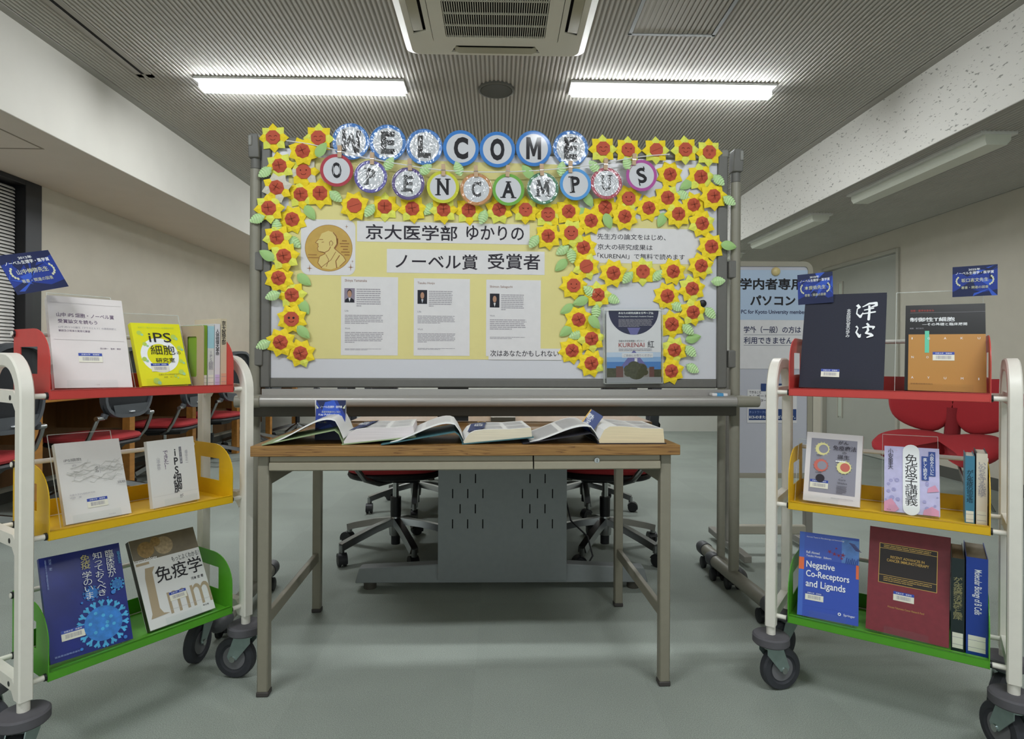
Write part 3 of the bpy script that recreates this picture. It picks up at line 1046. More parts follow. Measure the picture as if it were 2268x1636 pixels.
# ------------------------------------------------------------------ paper sunflowers
YEL = mat('strong yellow origami paper', '#fbe02c', 0.75, var=0.03)
LIME = mat('lime yellow origami paper', '#ecf065', 0.75, var=0.03)
WHT = mat('cream white origami paper', '#dcd8c8', 0.75)
REDP = mat('brick red origami paper', '#c45840', 0.8, var=0.03)
CREASE = mat('crease shade on red paper', '#4a150d', 0.9)  # shade of the folds put into the colour of thin strips
FACE = mat('brown pencil', '#571d14', 0.9)
PETALS, CENTRES = {}, {}


def petals_mesh(mask):
    if mask not in PETALS:
        mb = MB()
        ro, ri, rc = 0.0585, 0.0430, 0.0275
        for k in range(8):
            a = PI / 2 + k * PI / 4
            m = {'y': YEL, 'l': LIME, 'w': WHT}[mask[k]]
            h = PI / 8
            pt = lambda r, t, z: (r * math.cos(t), r * math.sin(t), z)
            up = 0.0035 if k % 2 else 0.0055
            vs = [pt(rc, a - h, 0.008), pt(ri, a - h, 0.0035), pt(ro, a, 0.0015), pt(ri, a + h, 0.0035), pt(rc, a + h, 0.008), pt(rc * 0.95, a, 0.0085), pt(0.039, a, up + 0.0035),
                  pt(0.024, a - h, 0.0), pt(ri, a - h, 0.0), pt(ro, a, 0.0), pt(ri, a + h, 0.0), pt(0.024, a + h, 0.0)]
            mb.add(vs, [(0, 1, 6, 5), (1, 2, 6), (2, 3, 6), (3, 4, 5, 6), (8, 9, 2, 1), (9, 10, 3, 2)], m)
            mb.add([vs[0], vs[1], pt(0.0335, a + h * 0.25, 0.0105)], [(0, 1, 2)], m)
        PETALS[mask] = mb
        ob = mb.build('petals', smooth=False)
        PETALS[mask] = ob.data
        bpy.data.objects.remove(ob)
    return PETALS[mask]


def centre_mesh(kind):
    if kind not in CENTRES:
        mb = MB()
        rc = 0.0285
        rim = [(rc * math.cos(PI / 8 + i * PI / 4), rc * math.sin(PI / 8 + i * PI / 4), 0.0) for i in range(8)]
        if kind == 'c':
            top = [(x * 1.0, y * 1.0, 0.004) for x, y, _ in rim]
            mid = [(rc * 0.55 * math.cos(i * PI / 4), rc * 0.55 * math.sin(i * PI / 4), 0.0085 + (0.0035 if i % 2 else -0.003)) for i in range(8)]
            fs = []
            for i in range(8):
                j = (i + 1) % 8
                fs += [(i, j, 8 + j, 8 + i), (8 + i, 8 + j, 16 + j), (8 + i, 16 + j, 16 + i), (16 + i, 16 + j, 24)]
            mb.add(rim + top + mid + [(0, 0, 0.0105)], fs, REDP)
            for a in (0, PI / 2, PI, 1.5 * PI):
                c, s = math.cos(a), math.sin(a)
                mb.poly([(-s * 0.0008, c * 0.0008, 0.0122), (s * 0.0008, -c * 0.0008, 0.0122), (c * 0.0155 + s * 0.0006, s * 0.0155 - c * 0.0006, 0.0126), (c * 0.0155 - s * 0.0006, s * 0.0155 + c * 0.0006, 0.0126)], CREASE)
        else:
            top = [(x, y, 0.006) for x, y, _ in rim]
            mb.add(rim + top, [(i, (i + 1) % 8, 8 + (i + 1) % 8, 8 + i) for i in range(8)] + [tuple(range(8, 16))], REDP)
            z = 0.0064

            def st(pts, w=0.0009):
                for (a, b), (c, d) in zip(pts[:-1], pts[1:]):
                    L = math.hypot(c - a, d - b)
                    nx, ny = -(d - b) / L * w, (c - a) / L * w
                    mb.poly([(a + nx, b + ny, z), (a - nx, b - ny, z), (c - nx, d - ny, z), (c + nx, d + ny, z)], FACE)
            eye = {'s': 'dot', 'g': 'big', 'k': 'arc', 'n': 'brow', 'o': 'ring', 'p': None}[kind]
            for s in (-1, 1):
                ex_ = s * 0.0105
                if eye == 'dot':
                    mb.disc(ex_, 0.005, z, 0.0027, FACE, 10)
                elif eye == 'big':
                    mb.disc(ex_ * 0.8, 0.004, z, 0.0042, INK, 12)
                elif eye == 'arc':
                    st([(ex_ + 0.005 * math.cos(t * PI / 5), 0.002 + 0.004 * math.sin(t * PI / 5)) for t in range(6)])
                elif eye == 'brow':
                    st([(ex_ - s * 0.005, 0.004), (ex_ + s * 0.004, 0.007)])
                    mb.disc(ex_, 0.0025, z, 0.0017, FACE, 8)
                elif eye == 'ring':
                    mb.disc(ex_, 0.005, z, 0.0045, FACE, 14, r0=0.0034)
                    mb.disc(ex_, 0.005, z, 0.0012, FACE, 8)
            if kind in 'sgk':
                st([(0.009 * math.cos(PI + t * PI / 6), -0.007 + 0.005 * math.sin(PI + t * PI / 6)) for t in range(7)])
            elif kind == 'n':
                st([(-0.004, -0.010), (0, -0.008), (0.004, -0.010)])
            elif kind == 'o':
                mb.disc(0, -0.011, z, 0.004, FACE, 12, r0=0.0028)
            elif kind == 'p':
                st([(-0.018, -0.008), (0.018, 0.008)], 0.0004)
        ob = mb.build('flower_centre', smooth=False)
        CENTRES[kind] = ob.data
        bpy.data.objects.remove(ob)
    return CENTRES[kind]


D_ = 'ylylylyl'
FLOWERS = [
 (609, 309, 4, D_, 'k', "paper sunflower with a shy face at the top corner beside the post cap"),
 (709, 311, 0, 'lylyyyly', 'k', "paper sunflower with a shy face half covered by the string, beside the letter W"),
 (675, 340, 24, 'yyyyyyyy', 'c', "all yellow creased paper sunflower below the string, touching a smooth leaf near the letter O"),
 (623, 371, 12, 'ylylllyl', 'c', "creased paper sunflower with lime tips, directly under the top corner flower"),
 (675, 383, 5, 'ylwyywyw', 's', "paper sunflower with dot eyes and some white petals, beside the red O disc"),
 (618, 420, 15, 'wywywyww', 'c', "creased paper sunflower with four white petals on the board's window-side edge"),
 (668, 432, 8, 'lyylylyy', 'c', "creased paper sunflower between the white-petalled one and the one under the red O disc"),
 (711, 430, 0, 'yyyyyyyy', 'c', "deep yellow creased paper sunflower tucked under the red O disc"),
 (601, 465, 6, 'ylyylyyl', 'c', "creased paper sunflower sticking out over the frame, upper part of the window-side edge"),
 (649, 487, 20, 'yyyyyyyy', 'c', "all yellow creased paper sunflower close to the medal picture's upper corner"),
 (618, 529, 10, 'lylyyyly', 'c', "creased paper sunflower with a leaf folded over its top, beside the medal picture"),
 (634, 570, 12, 'ylllylyy', 'c', "creased paper sunflower with lime petals near the medal picture's lower half"),
 (621, 617, 24, 'yyyyyyyy', 'c', "all yellow creased paper sunflower just below the medal picture's level"),
 (649, 654, 8, 'llylyyly', 'c', "creased paper sunflower right above the one with big black eyes"),
 (649, 707, 26, 'yyyyyyyy', 'g', "paper sunflower with big black eyes and a smile"),
 (625, 758, 28, 'yyyyyyyy', 'c', "creased paper sunflower, lower window-side edge, under the big-eyed smiling one"),
 (668, 782, 20, 'yyyylyyy', 'c', "lowest paper sunflower of the window-side edge, beside the yellow sheet's bottom corner"),
 (787, 458, 28, 'yyyyyyyy', 'p', "tilted paper sunflower with a plain flat centre above the first headline"),
 (853, 459, 0, 'lyyyllyy', 'c', "creased paper sunflower below the blue-ringed P disc"),
 (914, 464, 8, 'yyylyyyy', 'c', "creased paper sunflower below the purple E disc"),
 (983, 467, 4, 'yylyylyl', 'c', "creased paper sunflower below the yellow N disc"),
 (1038, 467, 5, 'yyylylyy', 'c', "creased paper sunflower below the orange C disc"),
 (1105, 466, 24, 'yylllyyy', 'c', "creased paper sunflower below the light green A disc"),
 (1163, 467, 0, 'yyylyyyl', 'n', "paper sunflower with a stern face below the dark green M disc"),
 (1213, 476, 2, 'lyyllyly', 'k', "paper sunflower with a faint sleepy face at the end of the first headline"),
 (1258, 470, 6, 'yyyyyyyy', 'c', "deep yellow creased paper sunflower below the light blue P disc"),
 (1307, 491, 24, 'yyyyyyyy', 'c', "all yellow creased paper sunflower at the upper corner of the three-line notice"),
 (1339, 461, 10, 'yyyyyyyy', 'c', "all yellow creased paper sunflower below the red U disc"),
 (1390, 442, 20, 'yyyllyyy', 's', "paper sunflower with blinking eyes between the U and S discs"),
 (1381, 482, 24, 'yyyyyyyy', 'c', "creased paper sunflower centred above the three-line notice"),
 (1435, 462, 18, 'yyyyyyyy', 'c', "all yellow creased paper sunflower below the magenta S disc"),
 (1476, 440, 10, 'yyyyyyyl', 'c', "creased paper sunflower two below the end of the smiling top row"),
 (1499, 476, 4, 'ylyyyyyy', 'c', "creased paper sunflower above the far end of the three-line notice"),
 (1534, 455, 16, 'yyyyyyyy', 'c', "creased paper sunflower wedged in the upper corridor-side cluster"),
 (1575, 438, 8, 'yyyyyyyy', 'c', "creased paper sunflower whose leaf hangs over the frame, high on the corridor side"),
 (1551, 497, 22, 'yylyyyly', 'c', "creased paper sunflower at the upper far corner of the three-line notice"),
 (1482, 388, 22, 'yyyyyyyy', 'c', "deep yellow creased paper sunflower right next to the magenta S disc"),
 (1549, 394, 8, 'lyylylly', 'c', "creased paper sunflower with lime petals between two leaves near the top corner"),
 (1332, 335, 2, 'lyyllyly', 'k', "smiling paper sunflower on the top edge, first after the WELCOME letters"),
 (1388, 336, 0, 'lyyyllyy', 'n', "frowning paper sunflower on the top edge, second after the WELCOME letters"),
 (1449, 337, 2, 'lyyllyly', 'p', "paper sunflower on the top edge, third after the WELCOME letters, crossed by the string"),
 (1512, 337, 4, 'lylylyly', 'k', "smiling paper sunflower on the top edge, fourth after the WELCOME letters"),
 (1566, 341, 0, 'ylyllyyl', 'o', "paper sunflower with round sleepy eyes at the end of the top edge"),
 (1213, 524, 8, 'yyyyyyyy', 'c', "creased paper sunflower between the two headlines' ends"),
 (1263, 518, 12, 'lyyyllyl', 's', "paper sunflower with winking dot eyes beside the first headline"),
 (1291, 549, 18, 'yylyyyyy', 'c', "creased paper sunflower at the middle of the three-line notice's near side"),
 (1297, 591, 22, 'yylylyyl', 'p', "paper sunflower with a smooth flat centre at the notice's lower near corner"),
 (1356, 606, 18, 'yyyyyyyy', 'c', "all yellow creased paper sunflower under the notice's first word"),
 (1422, 602, 2, 'lyyylyyl', 'o', "surprised-looking paper sunflower centred below the three-line notice"),
 (1488, 602, 18, 'yyyyyyyy', 'c', "all yellow creased paper sunflower under the notice's last word"),
 (1549, 590, 16, 'yyyyylyy', 'c', "creased paper sunflower at the notice's lower far corner"),
 (1571, 548, 10, 'yyyyyyyy', 'c', "creased paper sunflower with a leaf over the frame, level with the notice's middle"),
 (1269, 633, 8, 'yyyyyyyy', 's', "paper sunflower with dot eyes and a straight smile below the headlines"),
 (1322, 654, 6, 'lyyylyly', 'c', "creased paper sunflower at the leaflet pocket's upper near corner"),
 (1476, 656, 20, 'yyyyyyyy', 'c', "all yellow creased paper sunflower at the leaflet pocket's upper far corner"),
 (1530, 640, 14, 'llyylyyy', 'c', "creased paper sunflower above the black magnet's neighbour, with lime petals"),
 (1531, 692, 14, 'lyylylyy', 'c', "creased paper sunflower touching the black magnet"),
 (1486, 718, 8, 'yyyyyyyy', 'c', "all yellow creased paper sunflower beside the navy half circle of the leaflet"),
 (1280, 708, 24, 'yyyyyyyy', 'c', "all yellow creased paper sunflower beside the leaflet pocket, highest of the lower four"),
 (1308, 750, 10, 'yylylyly', 'c', "creased paper sunflower beside the leaflet's red word"),
 (1266, 776, 10, 'yyyyyyyy', 'c', "all yellow creased paper sunflower at the end of the caption strip"),
 (1308, 804, 16, 'yyyyylyy', 'c', "creased paper sunflower beside the printed tree, lowest on the pocket's near side"),
 (1490, 775, 18, 'llyylyyl', 'c', "creased paper sunflower with lime petals beside the leaflet's sky, far side"),
 (1483, 821, 16, 'yyyyyyyy', 'c', "creased paper sunflower hanging over the bottom frame beside the leaflet pocket"),
]
sf0 = None
for i, (px, py, rot, mask, kind, lb) in enumerate(FLOWERS):
    x, zz = B(px, py)
    sc_ = 0.97 + 0.06 * ((i * 37) % 10) / 10
    off = 0.0105 if (x - 0.058 < WX0 or x + 0.058 > WX1 or zz - 0.058 < WZB or zz + 0.058 > WZT) else 0.0
    M = MBD @ Matrix.Translation((x, -0.0035 - off - 0.0042 * (i % 3), zz)) @ PRINT @ Matrix.Rotation(R(rot if rot < 23 else rot), 4, 'Z') @ Matrix.Diagonal((sc_, sc_, 1, 1))
    t = bpy.data.objects.new('paper_sunflower', None)
    t.empty_display_size = 0.03
    COL.objects.link(t)
    t.matrix_world = M
    tag(t, lb, 'paper flower', 'origami sunflowers on the whiteboard')
    p = bpy.data.objects.new('petals', petals_mesh(mask))
    COL.objects.link(p)
    p.parent = t
    c = bpy.data.objects.new('flower_centre', centre_mesh(kind))
    COL.objects.link(c)
    c.parent = t
    c.location = (0, 0, 0.006)
    if kind != 'c':
        c.rotation_euler = (0, 0, -R(rot) + random.choice((0, 0.05, -0.08)))
    else:
        c.rotation_euler = (0, 0, random.choice((0, PI / 4, 0, 0.0)))

# ------------------------------------------------------------------ paper leaves
LEAFD = mat('mid green leaf paper', '#a6cf84', 0.7)
LEAFL = mat('pale green leaf paper', '#cdebb4', 0.7)
LEAVES_M = {}


def leaf_mesh(kind):
    if kind not in LEAVES_M:
        mb = MB()
        L, Wd = 0.066, 0.019
        n = 14
        mm = LEAFD if kind == 'flat' else LEAFL
        vs, fs = [], []
        for i in range(n + 1):
            t = i / n
            w = Wd * (math.sin(PI * t ** 0.8) ** 0.75 if 0 < t < 1 else 0)
            fold = 0 if kind == 'flat' else (0.0034 if i % 2 else -0.0034)
            sk = 0 if kind == 'flat' else 0.008
            bow = 0.006 * math.sin(PI * t)
            for s in (-1, -0.5, 0, 0.5, 1):
                zz = 0.005 + bow * (1 - 0.7 * s * s) + fold * min(1, w / 0.01) * (0.4 + 0.6 * abs(s)) + (0.0015 if s == 0 else 0)
                vs.append((t * L + abs(s) * sk * (1 - t) * (1 if kind != 'flat' else 0), s * w, zz))
        for i in range(n):
            for k in range(4):
                fs.append((i * 5 + k, i * 5 + 5 + k, i * 5 + 6 + k, i * 5 + 1 + k))
        mb.add(vs, fs, mm)
        ob = mb.build('leaf', smooth=(kind == 'flat'))
        LEAVES_M[kind] = ob.data
        bpy.data.objects.remove(ob)
    return LEAVES_M[kind]


# centre pixel, direction of the tip (degrees, counter-clockwise), kind, what it sits by
LEAVES = [
 (717, 339, 55, 'flat', 'smooth green paper leaf pointing up at the letter W'),
 (594, 386, 215, 'fold', 'pleated pale leaf over the frame under the top corner flower'),
 (864, 371, 60, 'fold', 'pleated pale leaf between the P and E discs'),
 (943, 383, 40, 'fold', 'pleated pale leaf between the purple E and yellow N discs'),
 (1016, 382, 110, 'fold', 'small pale leaf between the yellow N and orange C discs'),
 (745, 437, -40, 'fold', 'pleated pale leaf under the red O disc'),
 (688, 472, -55, 'flat', 'smooth green paper leaf right above the medal picture'),
 (577, 488, 200, 'fold', 'pleated pale leaf over the frame on the upper window-side edge'),
 (617, 505, 95, 'fold', 'pleated pale leaf folded over the flower beside the medal picture'),
 (821, 468, 235, 'fold', 'pleated pale leaf above the start of the first headline'),
 (950, 464, 55, 'fold', 'pleated pale leaf below the gap of the E and N discs'),
 (1070, 482, 250, 'fold', 'pleated pale leaf above the middle of the first headline'),
 (653, 536, -45, 'fold', 'pleated pale leaf against the medal picture'),
 (597, 568, 150, 'flat', 'smooth green leaf on the window-side edge, level with the medal'),
 (675, 620, -40, 'flat', 'smooth green leaf just below the medal picture'),
 (611, 656, 200, 'fold', 'pleated pale leaf above the big-eyed flower, window side'),
 (675, 680, -60, 'flat', 'smooth green leaf above the big-eyed smiling flower'),
 (675, 736, -45, 'flat', 'smooth green leaf below the big-eyed smiling flower'),
 (588, 763, 205, 'fold', 'pleated pale leaf at the bottom of the window-side edge'),
 (1166, 387, 130, 'flat', 'smooth green leaf between the light green A and dark green M discs'),
 (1240, 382, 80, 'fold', 'pleated pale leaf between the dark green M and blue P discs'),
 (1312, 377, 130, 'fold', 'pleated pale leaf between the blue P and red U discs'),
 (1384, 371, 110, 'fold', 'pleated pale leaf between the red U and magenta S discs'),
 (1301, 445, -60, 'flat', 'smooth green leaf below the gap of the blue P and red U discs'),
 (1292, 473, -25, 'flat', 'smooth green leaf between two flowers above the notice corner'),
 (1344, 492, -70, 'flat', 'smooth green leaf above the first word of the notice'),
 (1519, 410, 215, 'flat', 'smooth green leaf under the end of the smiling top row'),
 (1584, 403, -40, 'fold', 'pleated pale leaf at the upper corridor-side frame'),
 (1510, 433, -20, 'fold', 'pleated pale leaf inside the upper corridor-side cluster'),
 (1607, 448, -30, 'fold', 'pleated pale leaf overhanging the frame, highest on the corridor side'),
 (1464, 488, 245, 'flat', 'smooth green leaf above the last words of the notice'),
 (1182, 536, 235, 'fold', 'pleated pale leaf between the two headlines'),
 (1246, 554, 215, 'fold', 'pleated pale leaf at the end of the second headline'),
 (1264, 567, -80, 'fold', 'small pleated leaf beside the flowers near the second headline'),
 (1242, 588, 225, 'flat', 'smooth green leaf below the end of the second headline'),
 (1607, 547, -10, 'flat', 'smooth green leaf overhanging the frame, level with the notice'),
 (1585, 624, 5, 'fold', 'pleated pale leaf overhanging the frame below the notice'),
 (1388, 615, 230, 'fold', 'pleated pale leaf between the first two flowers under the notice'),
 (1455, 611, 45, 'fold', 'pleated pale leaf between the last two flowers under the notice'),
 (1304, 647, 140, 'fold', 'pleated pale leaf between the dot-eyed flower and the pocket corner'),
 (1355, 662, -25, 'fold', 'pleated pale leaf right above the leaflet pocket'),
 (1284, 668, 200, 'flat', 'smooth green leaf under the dot-eyed flower, upper of two'),
 (1256, 685, 210, 'flat', 'smooth green leaf under the dot-eyed flower, lower of two'),
 (1318, 690, -95, 'fold', 'pleated pale leaf touching the pocket near corner'),
 (1498, 679, -20, 'fold', 'pleated pale leaf at the pocket far corner'),
 (1568, 693, -45, 'fold', 'pleated pale leaf just below the black magnet'),
 (1253, 733, 220, 'flat', 'smooth green leaf above the caption strip'),
 (1312, 715, -50, 'flat', 'smooth green leaf beside the leaflet half circle'),
 (1276, 741, 200, 'fold', 'pleated pale leaf above the end of the caption strip'),
 (1519, 729, -40, 'fold', 'pleated pale leaf beside the leaflet, far side, upper of the lower four'),
 (1534, 749, 15, 'flat', 'smooth green leaf alone on the bare board, corridor side'),
 (1525, 777, -45, 'fold', 'pleated pale leaf level with the leaflet sky, corridor side'),
 (1531, 815, -30, 'fold', 'pleated pale leaf lowest on the board, corridor side'),
]
for i, (px, py, a, kind, lb) in enumerate(LEAVES):
    x, zz = B(px, py)
    ca, sa = math.cos(R(a)), math.sin(R(a))
    over = px in (717, 864, 943, 1016, 1166, 1240, 1312, 1384)
    lof = 0.011 if (x - 0.03 < WX0 or x + 0.03 > WX1) else 0.0
    M = MBD @ Matrix.Translation((x - 0.033 * ca, -0.034 if over else -0.003 - lof - 0.011 * ((i * 5) % 2), zz - 0.033 * sa)) @ PRINT @ Matrix.Rotation(R(a), 4, 'Z')
    o = bpy.data.objects.new('paper_leaf', leaf_mesh(kind))
    COL.objects.link(o)
    o.matrix_world = M
    tag(o, lb, 'paper leaf', 'paper leaves among the sunflowers')

# ------------------------------------------------------------------ letter discs
FILM = clear_mat('wrinkled clear film', '#fbfcfd', 0.20, 0.20, through=0.995, fres=0.25)
FILM_FLAT = clear_mat('smooth clear film', '#fdfdfe', 0.015, 0.08, through=0.998, fres=0.06)
CARD = mat('light grey white card', '#d9dade', 0.7)


def block_m(c, x0, x1, y0, y1, flip):
    o = [(0, 0), (0, 1), (.27, 1), (.5, .46), (.73, 1), (1, 1), (1, 0), (.77, 0), (.77, .62), (.57, .14), (.43, .14), (.23, .62), (.23, 0)]
    c.poly([(x0 + (x1 - x0) * a, y0 + (y1 - y0) * (1 - b if flip else b), 0.0003) for a, b in o], INK)


def disc(letter, px, py, rad, col, y, label, film, serif, tilt=0):
    cxx, czz = B(px, py, y)
    t = thing('letter_disc', label, 'letter disc', MBD @ Matrix.Translation((cxx, y, czz)) @ PRINT @ Matrix.Rotation(R(tilt), 4, 'Z'), 'round letter discs spelling the greeting')
    m = mat('disc ring ' + col, col, 0.55)
    r = MB()
    n = 48
    o = [(rad * math.cos(2 * PI * i / n), rad * math.sin(2 * PI * i / n)) for i in range(n)]
    q_ = [(rad * 0.81 * math.cos(2 * PI * i / n), rad * 0.81 * math.sin(2 * PI * i / n)) for i in range(n)]
    r.prism([o, q_], -0.0015, 0.0, m)
    r.build('coloured_ring', t)
    c = MB()
    c.prism([q_], -0.0012, -0.0002, CARD)
    if not serif:
        w = {'W': 0.50, 'M': 0.42, 'L': 0.36, 'E': 0.38}.get(letter, 0.40) * rad
        h = 0.62 * rad
        if letter in 'MW':
            block_m(c, -w, w, -h, h, letter == 'W')
        else:
            c.text(letter, -w, w, -h, h, 0.0003, INK, bold=0.045)
    else:
        w = {'M': 0.40, 'A': 0.40, 'N': 0.36}.get(letter, 0.29) * rad
        h = 0.49 * rad
        if letter == 'M':
            block_m(c, -w, w, -h, h, False)
        else:
            c.text(letter, -w, w, -h, h, 0.0003, INK, bold=0.03)
        tk = 0.07 * rad
        sl = {'P': [(-1, -1), (-1, 1)], 'E': [(-1, -1), (-1, 1)], 'N': [(-1, -1), (-1, 1), (1, 1)], 'A': [(-1, -1), (1, -1), (0, 1)], 'M': [(-1, -1), (1, -1), (-1, 1), (1, 1)], 'U': [(-1, 1), (1, 1)]}.get(letter, [])
        for sx, sy in sl:
            xx = sx * w * 0.84
            c.rect(xx - 0.17 * rad, xx + 0.17 * rad, sy * h - tk / 2, sy * h + tk / 2, 0.0004, INK)
        for sx, sy in {'C': [(1, 1)], 'S': [(1, 1), (-1, -1)], 'E': [(1, 1), (1, -1)]}.get(letter, []):
            xx = sx * w * 0.93
            c.rect(xx - tk / 2, xx + tk / 2, sy * h * 0.94 - 0.15 * rad, sy * h * 0.94 + 0.06 * rad, 0.0004, INK)
        if letter in 'OU':
            c.rect(-w * 0.72, -w * 0.62, -h * 0.5, h * 0.6, 0.0006, CARD)
            c.rect(w * 0.62, w * 0.72, -h * 0.5, h * 0.6, 0.0006, CARD)
        elif letter in 'PE':
            c.rect(-w * 0.86, -w * 0.79, -h * 0.8, h * 0.8, 0.0006, CARD)
    c.build('letter_face', t)
    fm = MB()
    amp = film
    rng = random.Random(letter + label)
    ph = [rng.uniform(-0.9, 0.9) + (PI if rng.random() < 0.5 else 0) for _ in range(8)]
    kk = [rng.uniform(-1, 1) for _ in range(8)]

    def fn(u, v):
        a = 2 * PI * u
        rr = rad * 1.03 * v * (1 + 0.012 * math.sin(9 * a + ph[0]) * v)
        x, yv = rr * math.cos(a), rr * math.sin(a)
        z = 0.0018
        for i in range(3):
            d = x * math.cos(ph[i]) + yv * math.sin(ph[i])
            e = yv * math.cos(ph[i]) - x * math.sin(ph[i])
            z += amp * (0.0042, 0.0026, 0.0016)[i] * mnoise.noise(Vector((d * (70, 130, 210)[i], e * (22, 40, 70)[i], kk[i] * 50)))
        if v > 0.97:
            z = -0.001
        return (x, yv, z)
    fm.grid(fn, 96, 36, FILM if film else FILM_FLAT)
    fm.build('plastic_wrap', t, angle=180)
    return t


BLUE = '#2f7fd0'
W_ = [('W', 777, 313, 0.6), ('E', 859, 316, 0.62), ('L', 940, 325, 0.55), ('C', 1021, 328, 0), ('O', 1101.6, 331, 0), ('M', 1182, 328.5, 0), ('E', 1264, 328, 0.6)]
for i, (l, px, py, fm_) in enumerate(W_):
    nxt = {0: 'first', 1: 'second', 2: 'third', 3: 'fourth', 4: 'fifth', 5: 'sixth', 6: 'last'}[i]
    disc(l, px, py, 0.0695, BLUE, -0.019 - 0.004 * (i % 2), 'blue-ringed disc with a bold black %s, %s letter of the upper word' % (l, nxt), fm_, False, tilt=(-4 if i == 0 else 0))
O_ = [('O', 745.5, 377, '#b3283a', 0, 'red-ringed disc with a black O, hung first on the string', 3), ('P', 821, 391, '#4b3fa6', 0.6, 'blue violet disc with a black P in crinkled film', -2),
      ('E', 904, 406.5, '#4a2a80', 0.55, 'dark purple disc with a black E on the string', -3), ('N', 981, 414, '#d3d52c', 0, 'yellow-ringed disc with a black N on the string', 0),
      ('C', 1055, 419, '#d08a3c', 0.6, 'orange-ringed disc with a black C on the string', 0), ('A', 1126, 420, '#6fb23c', 0, 'light green disc with a black A on the string', 0),
      ('M', 1202.5, 417, '#1e7a4c', 0.5, 'dark green disc with a black M on the string', 1), ('P', 1274.6, 408, '#4f9ddf', 0, 'light blue disc with a black P on the string', 6),
      ('U', 1343, 406, '#b82a4a', 0.6, 'crimson-ringed disc with a black U on the string', 3), ('S', 1421, 388.5, '#b3479c', 0, 'magenta disc with a black S, hung last on the string', 16)]
for i, (l, px, py, col, fm_, lb, tl) in enumerate(O_):
    disc(l, px, py, 0.0615, col, -0.042, lb, fm_, True, tilt=tl)
PINS = [(752.4, 336), (824.3, 351.5), (907.7, 365), (982, 377), (1054, 379.6), (1124.5, 379), (1200, 376.4), (1263.3, 370), (1341.3, 364), (1404.2, 353.5)]
PW = mat('pale wood clothespin', '#c9ab8d', 0.7, var=0.06, scale=90)
names = ['red-ringed O', 'blue violet P', 'purple E', 'yellow N', 'orange C', 'light green A', 'dark green M', 'light blue P', 'crimson U', 'magenta S']
for (px, py), nm in zip(PINS, names):
    x, zz = B(px, py, -0.043)
    t = thing('clothespin', 'tiny wooden clothespin holding the %s disc' % nm, 'clothespin', MBD @ Matrix.Translation((x, -0.043, zz)) @ PRINT @ Matrix.Rotation(R(random.uniform(-4, 4)), 4, 'Z'), 'tiny wooden clothespins on the string')
    for s in (-1, 1):
        b = MB()
        b.add([(-0.0075, -0.022, s * 0.001), (0.0075, -0.022, s * 0.001), (0.0075, 0.022, s * 0.004), (-0.0075, 0.022, s * 0.004), (-0.0075, -0.022, s * 0.005), (0.0075, -0.022, s * 0.005), (0.0075, 0.022, s * 0.0075), (-0.0075, 0.022, s * 0.0075)],
              [(0, 1, 2, 3), (4, 5, 6, 7), (0, 1, 5, 4), (1, 2, 6, 5), (2, 3, 7, 6), (3, 0, 4, 7)], PW)
        b.build('jaw', t)
    MB().box(-0.008, 0.008, -0.0025, 0.0005, -0.0065, 0.0065, CHROME).build('spring', t)
STRING_PX = [(634, 311), (686.8, 319), (731, 329), (752, 334), (790.7, 345), (824, 352), (866, 360), (908, 367), (945, 373), (982, 377), (1018, 379.5), (1054, 380.5), (1090, 381), (1124, 380.5), (1162, 379), (1200, 377), (1232, 374), (1263, 370.5), (1300, 367), (1341, 361), (1375, 354), (1404, 349), (1445, 344), (1483, 341.5)]
pts = []
for i, (px, py) in enumerate(STRING_PX):
    y = -0.043
    if i < 3 or i > len(STRING_PX) - 3:
        y = -0.030
    x, zz = B(px, py, y)
    pts.append(MBD @ Vector((x, y, zz)))
pts = [pts[0] + Vector((0, 0.025, 0.001))] + pts + [pts[-1] + Vector((0, 0.025, 0.001))]
tag(MB().tube(pts, 0.0022, mat('white string', '#e9e9ea', 0.6), 6).build('string'), 'white string strung across the board holding the lower letter discs', 'string')
# ================================================================== book trolleys
TL, TEX, TD, TDP = 0.446, 0.046, 0.223, 0.205      # shelf length, gap to posts, post depth, tray depth
TZ = (0.843, 0.523, 0.203)
RED = mat('red painted steel', '#c5413c', 0.4, var=0.03)
YELLOW = mat('yellow painted steel', '#e0b312', 0.4, var=0.03)
GREEN = mat('green painted steel', '#4f9c22', 0.4, var=0.03)
TROLLEYS = [frame(cw(-0.929, 1.562), 0.997 - PSI), frame(cw(0.967, 1.581), -0.609 - PSI)]


